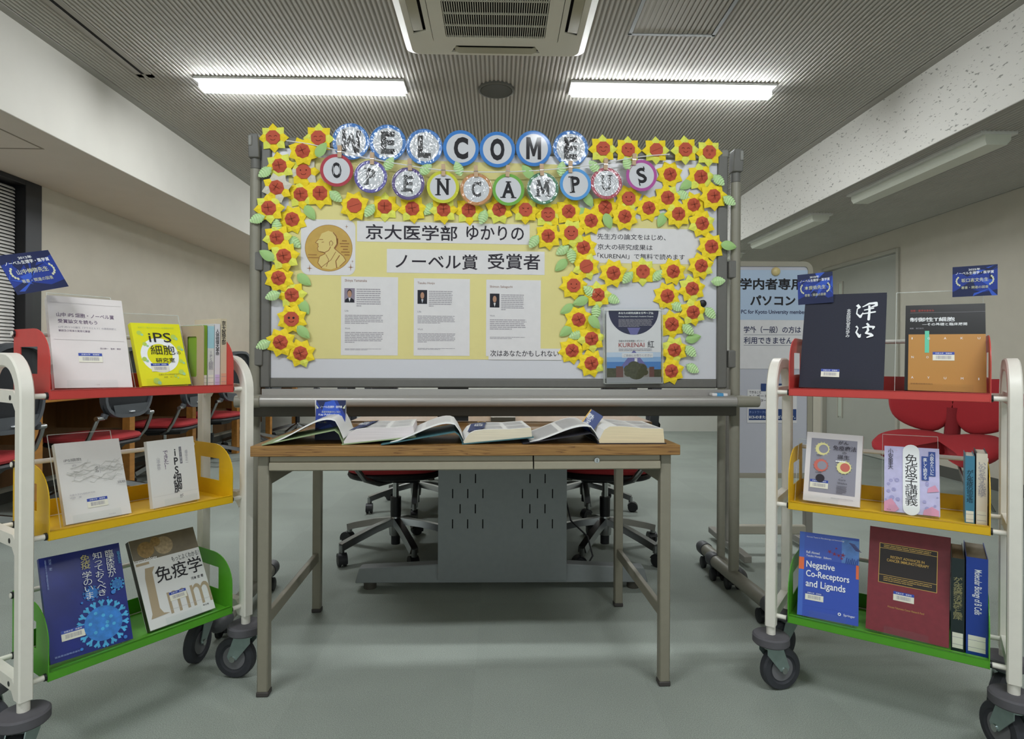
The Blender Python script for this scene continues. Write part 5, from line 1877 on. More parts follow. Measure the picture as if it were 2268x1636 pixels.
cell(0.30, 0.235, PALEY, GREYF)
cell(0.29, 0.475, SAL, GREYF)
cell(0.70, 0.475, PALEY, SAL)
c.disc(0.29, 0.66, 0.08, INK2)
c.text('がん', 0.58, 0.10, 0.76, 0.15, INK2, 0.004)
c.text('免疫療法', 0.49, 0.17, 0.90, 0.24, INK2, 0.004)
c.text('の', 0.66, 0.255, 0.73, 0.285, INK2)
c.text('誕生', 0.58, 0.30, 0.79, 0.36, INK2, 0.004)
c.lines(0.55, 0.385, 0.84, 0.41, 1, WHITE_PRINT, fill=0.7)
c.text('A', 0.665, 0.61, 0.69, 0.625, INK2)
c.text('Cure', 0.62, 0.64, 0.74, 0.665, INK2)
c.text('Within', 0.60, 0.69, 0.77, 0.715, INK2)
c.lines(0.59, 0.735, 0.77, 0.85, 7, INK2, fill=0.3)
c.lines(0.2, 0.325, 0.36, 0.34, 1, INK2, fill=0.5)
c.lines(0.2, 0.575, 0.38, 0.59, 1, INK2, fill=0.5)
c.text('MEDICAL SCIENCE INTERNATIONAL', 0.50, 0.915, 0.89, 0.93, GREY_INK)
c.done((0.275, 0.745), 0.046)
stand_for(M, w, h, T, 'clear stand behind the pale book with drawn cells', up=-0.02, x_off=-0.03, ww=0.13)
w, h, T = 0.122, 0.174, 0.016
M = book_frame(1, 0.065, 0.035, 0.5455, 16.7, -0.1, 0.9)
LAV = covermat('lavender cover', '#c3bfe4', 0.35, var=0.08, scale=50)
c = Cover('book', 'lavender book with white title column on the yellow tray', M, w, h, T, LAV)
PINK = mat('pink print', '#d898b4', 0.6)
LAV2 = mat('dark lavender doodle', '#a3a0cf', 0.6)
NVB = mat('indigo banner', '#2f4a94', 0.6)
rng = random.Random(9)
for i in range(46):
    a, b = rng.uniform(0.03, 0.97), rng.uniform(0.35, 0.97)
    if 0.3 < a < 0.7:
        continue
    c.disc(a, b, rng.uniform(0.015, 0.05), LAV2, r0=rng.choice((0, 0.02, 0.012)), n=9)
c.poly([(0.0, 0.86), (0.14, 0.80), (0.28, 0.95), (0.2, 1.0), (0.0, 1.0)], PINK)
c.poly([(0.80, 0.60), (0.92, 0.55), (0.99, 0.64), (0.78, 0.67)], PINK)
c.poly([(0.72, 0.93), (0.86, 0.87), (0.98, 0.92), (0.98, 1.0), (0.7, 1.0)], PINK)
c.rect(0.345, 0.07, 0.65, 0.92, WHITE_PRINT)
c.disc(0.4975, 0.07, 0.1525, WHITE_PRINT, n=20)
c.disc(0.4975, 0.92, 0.1525, WHITE_PRINT, n=20)
c.text('免\n疫\n学\n講\n義', 0.385, 0.11, 0.61, 0.885, INK)
c.rect(0.81, 0.055, 0.93, 0.42, NVB)
c.rect(0.685, 0.13, 0.81, 0.49, NVB)
c.vtext('小説みたいに', 0.835, 0.075, 0.905, 0.405, WHITE_PRINT, 0.008)
c.vtext('楽しく読める', 0.712, 0.15, 0.785, 0.475, WHITE_PRINT, 0.008)
c.vtext('小安重夫', 0.07, 0.04, 0.17, 0.36, INK)
c.text('Immunology lecture', 0.22, 0.06, 0.25, 0.07, PINK)
c.text('羊土社', 0.05, 0.965, 0.13, 0.98, INK2)
c.done()
stand_for(M, w, h, T, 'clear stand rising behind the lavender book', up=0.035, x_off=-0.004, ww=0.125)
upright(1, 'steel blue spined book standing on the yellow tray', 0.176, 0.195, 0.5375, 0.170, 0.115, covermat('steel blue cover', '#3f7d99'), title='がん免疫の司令塔', tsz=(0.2, 0.68), pages=PAGES, ink=mat('deep teal print', '#173b4c', 0.6))
upright(1, 'cream spined book with dark navy side standing beside the steel blue one', 0.198, 0.220, 0.5375, 0.178, 0.125, covermat('dark navy side cover', '#232538'), m_spine=covermat('cream spine', '#ddd3c2'), title='いのちを守る免疫学', tsz=(0.12, 0.6), ink=GREY_INK)

# corridor-side trolley, green tray
w, h, T = 0.150, 0.229, 0.014
M = book_frame(1, -0.128, 0.018, 0.2265, 18.1, 3.1, 0.3)
COB = covermat('cobalt blue cover', '#2c4cb0', 0.35)
c = Cover('book', 'cobalt blue hardback with orange tabs on the green tray', M, w, h, T, COB)
c.rect(0.0, 0.0, 0.085, 1.0, mat('lighter cobalt print', '#3f66c4', 0.5))
c.rect(0.085, 0.0, 1.0, 0.31, mat('hazy blue print', '#3f5cbc', 0.5, var=0.06, scale=14))
c.rect(0.72, 0.03, 1.0, 0.31, mat('sky haze print', '#5a86cc', 0.5, var=0.25, scale=30))
ORG = mat('orange tab', '#e06a3a', 0.5)
c.rect(0.0, 0.31, 0.09, 0.455, ORG)
c.rect(0.955, 0.315, 1.0, 0.475, ORG)
MAR = mat('maroon doodle', '#8a3050', 0.6)
for (a, b, r) in ((0.52, 0.20, 0.05), (0.60, 0.22, 0.05), (0.67, 0.23, 0.045), (0.74, 0.22, 0.055), (0.72, 0.26, 0.04), (0.63, 0.15, 0.03)):
    c.poly([(a + r * (1 if i % 2 else 0.3) * math.cos(i * PI / 5 + a * 9), b + 0.62 * r * (1 if i % 2 else 0.3) * math.sin(i * PI / 5 + a * 9)) for i in range(10)], MAR)
for i in range(6):
    a, b = 0.84 + 0.02 * i, 0.06 + 0.015 * i
    c.poly([(a, b), (a + 0.1, b + 0.015), (a + 0.1, b + 0.022), (a, b + 0.01)], mat('dark plum doodle', '#453a6a', 0.6))
for i in range(7):
    a = 0.78 + i * 0.03
    c.poly([(a, 0.31), (a + 0.02, 0.31), (a + 0.035, 0.24 + 0.01 * (i % 3)), (a + 0.02, 0.24 + 0.01 * (i % 3))], mat('royal doodle', '#2c4a9c', 0.6))
c.text('Current Topics in Microbiology and Immunology', 0.125, 0.045, 0.76, 0.065, WHITE_PRINT)
c.text('Rafi Ahmed', 0.125, 0.225, 0.35, 0.255, WHITE_PRINT, 0.006)
c.text('Tasuku Honjo   Editors', 0.125, 0.27, 0.55, 0.30, WHITE_PRINT, 0.006)
c.text('Negative', 0.13, 0.345, 0.61, 0.445, WHITE_PRINT, 0.012)
c.text('Co-Receptors', 0.13, 0.455, 0.85, 0.555, WHITE_PRINT, 0.012)
c.text('and Ligands', 0.13, 0.57, 0.79, 0.675, WHITE_PRINT, 0.012)
c.rect(0.09, 0.862, 1.0, 0.864, mat('lighter cobalt print', '#3f66c4', 0.5))
c.disc(0.70, 0.905, 0.028, WHITE_PRINT, r0=0.014, n=8)
c.text('Springer', 0.765, 0.892, 0.95, 0.925, WHITE_PRINT)
c.done((0.28, 0.755), 0.046)
stand_for(M, w, h, T, 'clear stand behind the cobalt blue hardback', up=-0.05, ww=0.12)
w, h, T = 0.181, 0.269, 0.016
M = book_frame(1, 0.054, 0.018, 0.2265, 16.1, -3.3, 0)
c = Cover('book', 'maroon book with a black gold-framed title panel on the green tray', M, w, h, T, covermat('maroon cover', '#7a2530', 0.45, var=0.08, scale=60))
GLD = mat('gold foil print', '#c9a55c', 0.35, 0.6)
PAN = mat('black brown panel', '#231a1a', 0.5)
c.rect(0.135, 0.15, 0.855, 0.535, GLD)
c.rect(0.143, 0.155, 0.847, 0.530, PAN)
c.rect(0.143, 0.197, 0.847, 0.201, GLD)
c.rect(0.143, 0.455, 0.847, 0.459, GLD)
c.lines(0.19, 0.16, 0.80, 0.192, 2, GLD, fill=0.4, last=0.95)
c.text('RECENT ADVANCES IN', 0.28, 0.262, 0.70, 0.287, GLD, 0.012)
c.text('CANCER IMMUNOTHERAPY', 0.235, 0.295, 0.755, 0.322, GLD, 0.012)
c.lines(0.20, 0.465, 0.82, 0.515, 3, GLD, fill=0.35)
c.text('Princess Takamatsu Cancer Research Fund', 0.27, 0.74, 0.71, 0.757, GLD)
c.done((0.46, 0.635), 0.046)
stand_for(M, w, h, T, 'clear stand behind the maroon book', up=-0.06, ww=0.13)
upright(1, 'black green spined book standing on the green tray', 0.149, 0.176, 0.2175, 0.232, 0.165, covermat('black green cover', '#1d2a2c'), title='がん免疫療法の基礎と臨床', tsz=(0.2, 0.66), ink=mat('dull gold print', '#8f8a62', 0.5), pages=mat('brown page edges', '#7d6a4e', 0.8, var=0.1))
upright(1, 'royal blue spined book, thickest and last on the green tray', 0.179, 0.222, 0.2175, 0.240, 0.17, covermat('royal blue cover', '#1f3f98', 0.35), title='Molecular Biology of B Cells', tsz=(0.12, 0.58), horizontal=True, ink=WHITE_PRINT, pages=mat('grey page edges', '#8b8272', 0.8, var=0.08))

# ------------------------------------------------------------------ blue name cards
CARDB = mat('royal blue card', '#1a348c', 0.45)
CARDD = mat('night blue facet', '#0f1c4a', 0.45)
CARDM = mat('bright blue facet', '#2c53bd', 0.45)
LAUREL = mat('pale laurel print', '#cfd0b0', 0.6)


def name_card(k, quad_c, y, w, h, tilt, lines, label, lean=0):
    """Small facetted blue card clipped on top of a clear stand; quad_c: centre (x, z) on the trolley."""
    M = TROLLEYS[k] @ Matrix.Translation((quad_c[0], y, quad_c[1])) @ Matrix.Rotation(R(lean), 4, 'X') @ PRINT @ Matrix.Rotation(R(tilt), 4, 'Z')
    mb = MB()
    mb.box(-w / 2, w / 2, -h / 2, h / 2, -0.0008, 0, CARDB)
    rng = random.Random(label)
    z = 0.00025
    mb.poly([(-w / 2, h / 2, z), (w / 2, h / 2, z), (w / 2, h * 0.38, z), (w * 0.1, h * 0.2, z), (-w * 0.2, h * 0.36, z), (-w / 2, h * 0.25, z)][::-1], CARDD)
    mb.poly([(-w / 2, -h / 2, z), (w / 2, -h / 2, z), (w / 2, -h * 0.3, z), (w * 0.2, -h * 0.38, z), (-w * 0.25, -h * 0.2, z), (-w / 2, -h * 0.33, z)], CARDD)
    for i in range(11):
        a, b = rng.uniform(-0.5, 0.35) * w, rng.uniform(-0.5, 0.35) * h
        pts = [(max(-w / 2, min(w / 2, a + rng.uniform(-0.2, 0.5) * w)), max(-h / 2, min(h / 2, b + rng.uniform(-0.2, 0.5) * h)), z + (i + 1) * 0.00003) for _ in range(3)]
        mb.poly(pts, CARDD if i % 2 else CARDM)
    T_ = lambda s, a0, b0, a1, b1, m, bo=0.01: mb.text(s, -w / 2 + a0 * w, -w / 2 + a1 * w, h / 2 - b1 * h, h / 2 - b0 * h, 0.0008, m, bold=bo)
    T_(lines[0], 0.36, 0.08, 0.62, 0.155, WHITE_PRINT)
    T_('ノーベル生理学・医学賞', 0.07, 0.18, 0.92, 0.275, WHITE_PRINT)
    T_(lines[1], 0.20, 0.40, 0.80, 0.53, LAUREL)
    T_('著書・関連の図書', 0.2, 0.66, 0.80, 0.75, LAUREL, 0.0)
    for s in (-1, 1):
        for i in range(6):
            a = R(-70 + i * 24)
            x, yv = s * (0.30 + 0.11 * math.cos(a)) * w, (0.02 + 0.15 * math.sin(a)) * h
            mb.disc(x, yv, 0.0008, 0.022 * w, LAUREL, 8, ry=0.034 * h)
    return tag(mb.build('name_card', None, M, smooth=False), label, 'card', 'blue laureate cards')


name_card(0, (-0.216, 1.144), 0.115, 0.112, 0.10, 18, ('2012年', '山中伸弥先生'), 'tilted royal blue card above the big white book, against the blinds', -22)
name_card(1, (-0.178, 1.156), 0.13, 0.094, 0.09, 2, ('2018年', '本庶佑先生'), 'royal blue card half hidden by the large navy book')
name_card(1, (0.196, 1.148), 0.10, 0.092, 0.078, 0, ('2025年', '坂口志文先生'), 'royal blue card held above the black and ochre journal, against the wall')
for k, x, y, z0, z1 in ((0, -0.205, 0.13, 0.862, 1.12), (1, -0.19, 0.15, 0.862, 1.13)):
    tag(MB().box(x - 0.01, x + 0.01, y - 0.012, y - 0.010, z0, z1, ACRYLIC).build('card_holder', None, TROLLEYS[k], smooth=False), 'clear strip holding up the blue card %s' % ('over the big white book' if k == 0 else 'behind the large navy book'), 'card holder')
# ================================================================== desk in front
DYAW = math.atan2(0.069, 1.1786) - PSI
MDK = frame(cw(-0.117, 1.6915), DYAW)
WOOD = bpy.data.materials.new('oak grain laminate')
WOOD.use_nodes = True
nt = WOOD.node_tree
bs = nt.nodes['Principled BSDF']
bs.inputs['Roughness'].default_value = 0.42
tc = nt.nodes.new('ShaderNodeTexCoord')
mp = nt.nodes.new('ShaderNodeMapping')
mp.inputs['Scale'].default_value = (1.6, 14, 34)
nt.links.new(tc.outputs['Object'], mp.inputs['Vector'])
n = nt.nodes.new('ShaderNodeTexNoise')
n.inputs['Scale'].default_value = 1.6
n.inputs['Detail'].default_value = 2
nt.links.new(mp.outputs['Vector'], n.inputs['Vector'])
ml = nt.nodes.new('ShaderNodeMath')
ml.operation = 'MULTIPLY'
ml.inputs[1].default_value = 9
nt.links.new(n.outputs['Fac'], ml.inputs[0])
fr_ = nt.nodes.new('ShaderNodeMath')
fr_.operation = 'FRACT'
nt.links.new(ml.outputs[0], fr_.inputs[0])
cr = nt.nodes.new('ShaderNodeValToRGB')
cr.color_ramp.elements[0].position = 0.0
cr.color_ramp.elements[0].color = lin('#6a4522')
cr.color_ramp.elements[1].position = 0.35
cr.color_ramp.elements[1].color = lin('#9c7440')
e_ = cr.color_ramp.elements.new(1.0)
e_.color = lin('#8c6636')
nt.links.new(fr_.outputs[0], cr.inputs['Fac'])
nt.links.new(cr.outputs['Color'], bs.inputs['Base Color'])

dk = thing('desk', 'wood-topped grey metal desk carrying three open books', 'desk', MDK)
MB().box(-0.6, 0.6, 0, 0.64, 0.671, 0.70, WOOD).build('desktop', dk, bevel=0.002)
DG = mat('olive grey desk steel', '#858071', 0.42, var=0.03)
DG2 = mat('grey beige drawer steel', '#999280', 0.42, var=0.02)
for x in (-0.572, 0.565):
    for y in (0.037, 0.603):
        lg = MB()
        lg.box(x - 0.0155, x + 0.0155, y - 0.0155, y + 0.0155, 0.012, 0.671, DG)
        o = lg.build('leg', dk, bevel=0.004)
        MB().box(x - 0.017, x + 0.017, y - 0.017, y + 0.017, 0.0, 0.014, mat('dark leg cap', '#3f3a38', 0.6)).build('leg_cap', o, bevel=0.003)
    MB().box(x - 0.008, x + 0.008, 0.052, 0.588, 0.188, 0.222, DG).build('stretcher', dk, bevel=0.002)
    MB().box(x - 0.010, x + 0.010, 0.052, 0.588, 0.585, 0.671, DG).build('side_apron', dk)
MB().box(-0.556, 0.549, 0.59, 0.605, 0.585, 0.671, DG).build('back_apron', dk)
for (a, b) in ((-0.553, 0.1785), (0.1825, 0.546)):
    d = MB()
    pr = [(0.019, 0.668), (0.019, 0.655), (0.012, 0.650), (0.012, 0.632), (0.020, 0.628), (0.5, 0.628), (0.5, 0.668)]
    n_ = len(pr)
    vs = [(a, y, z) for y, z in pr] + [(b, y, z) for y, z in pr]
    d.add(vs, [(i, n_ + i, n_ + (i + 1) % n_, (i + 1) % n_) for i in range(n_)] + [tuple(range(n_)), tuple(range(2 * n_ - 1, n_ - 1, -1))], DG2)
    o = d.build('drawer', dk, smooth=False)
    if a > 0:
        k = MB()
        k.cyl((0.362, 0.0115, 0.655), (0.362, 0.021, 0.655), 0.0075, CHROME, 18)
        k.box(0.3613, 0.3627, 0.0110, 0.0117, 0.650, 0.660, INK)
        k.build('lock', o)

# ------------------------------------------------------------------ open books on the desk
PAGE = mat('white open page', '#f0efee', 0.7)
PAGE_TXT = mat('grey page print', '#d9d8db', 0.8)
NAVYB = mat('navy bookmark', '#22376f', 0.5)
GOLDB = mat('gold bookmark laurel', '#c9a04a', 0.5)


def open_book(label, spx, tip, yaw, wl, wr, tb, th, hd, rise, cov, block, yoff=0.03):
    """Open hardback: flat block to the right of the gutter, a curling sheaf on the left."""
    cm = mat(*cov)
    bm = mat(*block)
    t = thing('open_book', label, 'book', MDK @ Matrix.Translation((spx, yoff, 0.70)) @ Matrix.Rotation(R(yaw), 4, 'Z'), 'open books on the desk')
    cv = 0.003
    c = MB()
    cz = th
    prof_l = [(-wl, 0.0005), (-0.02, cz), (-0.008, cz * 0.75), (0.004, 0.0)]
    for (x0, z0), (x1, z1) in zip(prof_l[:-1], prof_l[1:]):
        c.add([(x0, 0, z0), (x1, 0, z1), (x1, hd, z1), (x0, hd, z0), (x0, 0, z0 + cv), (x1, 0, z1 + cv), (x1, hd, z1 + cv), (x0, hd, z0 + cv)],
              [(0, 3, 2, 1), (4, 5, 6, 7), (0, 1, 5, 4), (1, 2, 6, 5), (2, 3, 7, 6), (3, 0, 4, 7)], cm)
    c.add([(x_, y_, z_ + tip * x_) for z_ in (0.0, cv) for y_ in (0, hd) for x_ in (0.0, wr)], [(0, 2, 3, 1), (4, 5, 7, 6), (0, 1, 5, 4), (2, 6, 7, 3), (0, 4, 6, 2), (1, 3, 7, 5)], cm)
    c.build('cover', t, smooth=False)
    # right page block: cross section pulled along the page height
    e = 0.004
    tops = []
    for i in range(13):
        u = i / 12
        tops.append((0.004 + (wr - 0.012) * u, cv + tb * (1 - 0.85 * (1 - min(1, u / 0.16)) ** 2.0) * (1 - 0.10 * u) + 0.004 * math.sin(PI * min(1, u * 1.5)) + tip * (wr - 0.012) * u))
    bot = [(wr - 0.004, cv + tip * wr), (0.006, cv)]
    sec = tops + bot
    m = len(sec)
    b = MB()
    vs = [(x, e, z) for x, z in sec] + [(x, hd - e, z) for x, z in sec]
    b.add(vs, [tuple(range(m)), tuple(range(2 * m - 1, m - 1, -1))] + [(i, m + i, m + (i + 1) % m, (i + 1) % m) for i in range(12, m)], bm)
    b.add(vs, [(i, m + i, m + i + 1, i + 1) for i in range(12)], PAGE)

    def topz(x):
        for (xa, za), (xb, zb) in zip(tops[:-1], tops[1:]):
            if xa <= x <= xb:
                return za + (zb - za) * (x - xa) / (xb - xa)
        return tops[-1][1]
    for (xa, xb) in ((0.30, 0.60), (0.64, 0.95)):
        for r_ in range(26):
            if r_ in (11, 12):
                continue
            y = hd * (0.08 + 0.84 * r_ / 26)
            a_, b_ = xa * wr, xb * wr * random.uniform(0.94, 1)
            st = 5
            for q_ in range(st):
                x0, x1 = a_ + (b_ - a_) * q_ / st, a_ + (b_ - a_) * (q_ + 1) / st
                b.poly([(x0, y, topz(x0) + 0.0005), (x1, y, topz(x1) + 0.0005), (x1, y + hd * 0.014, topz(x1) + 0.0005), (x0, y + hd * 0.014, topz(x0) + 0.0005)], PAGE_TXT)
    b.build('page_block', t, smooth=False)
    # left sheaf
    lo, hi = [], []
    th_s = 0.006
    for i in range(19):
        u = i / 18
        x = 0.004 - (wl - 0.01) * u
        z = cv + th * 0.8 * (1 - u) + rise * math.sin(PI * min(1, u * 1.02) ** 0.62) * (1 - u) ** 0.5 * 1.15
        if u < 0.08:
            z = cv + th * 0.35 + (z - cv - th * 0.35) * (u / 0.08)
        lo.append((x, z))
        hi.append((x, z + th_s * min(1, 0.3 + u * 4) * (1 - 0.6 * u)))
    s = MB()
    sec = hi + lo[::-1]
    m = len(sec)
    vs = [(x, e, z) for x, z in sec] + [(x, hd - e, z) for x, z in sec]
    s.add(vs, [(i, i + 1, m + i + 1, m + i) for i in range(m - 1)] + [tuple(range(m)), tuple(range(2 * m - 1, m - 1, -1))], PAGE)
    for (ua, ub) in ((3, 9), (10, 16)):
        for r_ in range(26):
            y = hd * (0.08 + 0.84 * r_ / 26)
            for q_ in range(ua, ub):
                (x0, z0), (x1, z1) = hi[q_], hi[q_ + 1]
                s.poly([(x0, y, z0 + 0.0006), (x1, y, z1 + 0.0006), (x1, y + hd * 0.014, z1 + 0.0006), (x0, y + hd * 0.014, z0 + 0.0006)], PAGE_TXT)
    s.build('page_sheaf', t, angle=50)
    return t, topz, tops


def dx(px, py, z):
    """Desk-local x, y of a sight line at height z."""
    d = ray(px, py)
    o = MDK.inverted() @ Vector((0, 0, CAM_Z))
    dd = MDK.inverted().to_3x3() @ d
    k = (z - o.z) / dd.z
    p = o + dd * k
    return p.x, p.y


OB = [
 ('open book with pale green cover, its curled page partly hiding the blue tent card', 757, 3.0, 0.215, 0.205, 0.034, 0.040, 0.21, 0.044, ('pale green book cover', '#93a57c', 0.5), ('lilac white page edges', '#d8d0d2', 0.8, 0.0, 0.12, 9, 0.0, 200.0, 0.5, 0.0, (0.6, 0.6, 90))),
 ('open book with teal cover, the middle of the three on the desk', 1023, 3.0, 0.225, 0.205, 0.030, 0.034, 0.21, 0.036, ('teal book cover', '#3f6a72', 0.5), ('cream page edges', '#ddd3bd', 0.8, 0.0, 0.12, 9, 0.0, 200.0, 0.5, 0.0, (0.6, 0.6, 90))),
 ('open book with black cover and the thickest cream page block', 1326, 0.0, 0.215, 0.200, 0.045, 0.030, 0.235, 0.030, ('black book cover', '#24222b', 0.5), ('deep cream page edges', '#e0d0ae', 0.8, 0.0, 0.12, 9, 0.0, 200.0, 0.5, 0.0, (0.6, 0.6, 90))),
]
for i, (lb, px, yaw, wl, wr, tb, th, hd, rise, cov, blk) in enumerate(OB):
    x, _ = dx(px, 985, 0.70)
    t, topz, tops = open_book(lb, x, (0.095, 0.085, 0.0)[i], yaw, wl, wr, tb, th, hd, rise, cov, blk, yoff=0.02)
    # bookmark lying in the gutter
    Mt = t.matrix_world
    bm_ = MB()
    if i < 2:
        x0, x1 = 0.030, 0.078
        ys0, ys1 = 0.02, hd * 0.93
        z0, z1 = topz(x0) + 0.003, topz(x1) + 0.003
        bm_.add([(x0 - 0.014, ys0, z0 - 0.004), (x1 - 0.014, ys0, z1), (x1 + 0.004, ys1, z1 + 0.001), (x0 + 0.004, ys1, z0 + 0.001)], [(0, 1, 2, 3)], NAVYB)
        bm_.add([(x0 - 0.014, ys0, z0 - 0.0046), (x1 - 0.014, ys0, z1 - 0.0006), (x1 + 0.004, ys1, z1 + 0.0004), (x0 + 0.004, ys1, z0 + 0.0004)], [(3, 2, 1, 0)], NAVYB)
        P3 = Matrix.Translation((x0, ys0, z1 + 0.0004)) @ Matrix.Rotation(R(-5), 4, 'Z')
        bm_.text('この本に\n関連文献', 0.004, 0.028, 0.03, 0.12, 0.0012, WHITE_PRINT, P3, bold=0.01)
        bm_.disc(0.022, 0.155, 0.0012, 0.014, GOLDB, 14, P3, r0=0.009)
    else:
        Mk = Matrix.Translation((0.0, 0.10, tb + 0.012)) @ Matrix.Rotation(R(58), 4, 'X') @ Matrix.Rotation(R(-37), 4, 'Z')
        bm_.box(-0.022, 0.022, -0.035, 0.035, -0.0004, 0.0004, NAVYB, Mk)
        bm_.text('関連文献へ\nこの論文', -0.018, 0.002, -0.020, 0.022, 0.0007, WHITE_PRINT, Mk @ Matrix.Rotation(PI / 2 * 0, 4, 'Z'), bold=0.01)
        bm_.rect(-0.022, -0.018, -0.033, 0.033, 0.0007, GOLDB, Mk)
    tag(bm_.build('bookmark', None, Mt, smooth=False), ['navy bookmark on the page of the pale green book', 'navy bookmark on the page of the teal book', 'navy bookmark standing tilted in the black book gutter'][i], 'bookmark', 'navy bookmarks in the open books')

# blue tent card
x, y = dx(730, 974, 0.70)
tcd = thing('tent_card', 'standing blue tent card behind the first open book on the desk', 'card', MDK @ Matrix.Translation((x, y, 0.70)) @ Matrix.Rotation(R(-2), 4, 'Z'))
w, h = 0.088, 0.118
A = Matrix.Rotation(R(7), 4, 'X') @ Matrix(((1, 0, 0, 0), (0, 0, -1, 0), (0, 1, 0, 0), (0, 0, 0, 1)))
fb = MB()
fb.box(-w / 2, w / 2, 0, h, -0.0006, 0, CARDB, Matrix.Rotation(R(-7), 4, 'X') @ Matrix(((1, 0, 0, 0), (0, 0, -1, 0), (0, 1, 0, 0), (0, 0, 0, 1))))
FM = Matrix.Rotation(R(-7), 4, 'X') @ Matrix(((1, 0, 0, 0), (0, 0, -1, 0), (0, 1, 0, 0), (0, 0, 0, 1)))
for i, (pts, m) in enumerate([([(-0.5, 1), (0.0, 1), (-0.25, 0.7)], CARDD), ([(0.2, 1), (0.5, 1), (0.5, 0.62)], CARDD), ([(-0.2, 0.95), (0.1, 1.0), (0.4, 0.6), (-0.35, 0.6)], CARDM), ([(-0.5, 0.3), (0.5, 0.34), (0.5, 0), (-0.5, 0)], CARDD), ([(-0.4, 0.28), (0.0, 0.4), (0.3, 0.22)], CARDM)]):
    fb.poly([(a * w, b * h, 0.0003 + i * 0.00005) for a, b in pts], m, FM)
fb.text('ノーベル生理学・医学賞', -0.36 * w, 0.38 * w, 0.80 * h, 0.86 * h, 0.001, WHITE_PRINT, FM, bold=0.012)
fb.text('受賞対象論文をご紹介', -0.3 * w, 0.34 * w, 0.68 * h, 0.73 * h, 0.001, LAUREL, FM)
fb.text('Key Publications', -0.4 * w, 0.3 * w, 0.60 * h, 0.66 * h, 0.001, WHITE_PRINT, FM, bold=0.01)
fb.text('右から順に', -0.4 * w, -0.1 * w, 0.42 * h, 0.47 * h, 0.001, LAUREL, FM)
for s in (-1, 1):
    fb.poly([(s * 0.5 * w, 0.89 * h, 0.001), (s * 0.40 * w, 0.80 * h, 0.001), (s * 0.47 * w, 0.78 * h, 0.001)], LAUREL, FM)
fb.build('front_leaf', tcd, smooth=False)
BMx = Matrix.Translation((0, 0.029, 0)) @ Matrix.Rotation(R(7), 4, 'X') @ Matrix(((1, 0, 0, 0), (0, 0, -1, 0), (0, 1, 0, 0), (0, 0, 0, 1)))
bk = MB()
bk.box(-w / 2 - 0.004, w / 2, 0, h, -0.0008, 0, WHITE_PAPER, BMx)
bk.build('back_leaf', tcd, smooth=False)
# ================================================================== office chairs
SEATRED = mat('red seat cloth', '#a52a2e', 0.85, var=0.06, scale=200)
SHELLB = mat('black seat shell', '#17181b', 0.5)
BACKG = mat('grey back frame plastic', '#4b4e53', 0.45)
MESHB = mat('black back mesh', '#1c1e22', 0.8, var=0.3, scale=400)
DKCHR = mat('satin chrome', '#9a9c9c', 0.28, 1.0)


def rounded_pad(mb, w, d, z0, z1, m, y0=0.0, crown=0.012):
    n = 28
    rings = []
    for (s, z) in ((0.90, z0), (0.98, z0 + 0.008), (1.0, (z0 + z1) / 2), (0.97, z1 - 0.006), (0.9, z1), (0.6, z1 + crown * 0.6), (0.3, z1 + crown)):
        ring = []
        for i in range(n):
            t = 2 * PI * i / n
            cx_, sx_ = math.cos(t), math.sin(t)
            p = 2.0 / 3.4
            ring.append((w / 2 * s * math.copysign(abs(cx_) ** p, cx_), y0 + d / 2 * s * math.copysign(abs(sx_) ** p, sx_), z))
        rings.append(ring)
    vs = [q for r_ in rings for q in r_]
    fs = [(k * n + i, k * n + (i + 1) % n, (k + 1) * n + (i + 1) % n, (k + 1) * n + i) for k in range(len(rings) - 1) for i in range(n)]
    fs += [tuple(range(n - 1, -1, -1)), tuple(range((len(rings) - 1) * n, len(rings) * n))]
    mb.add(vs, fs, m)


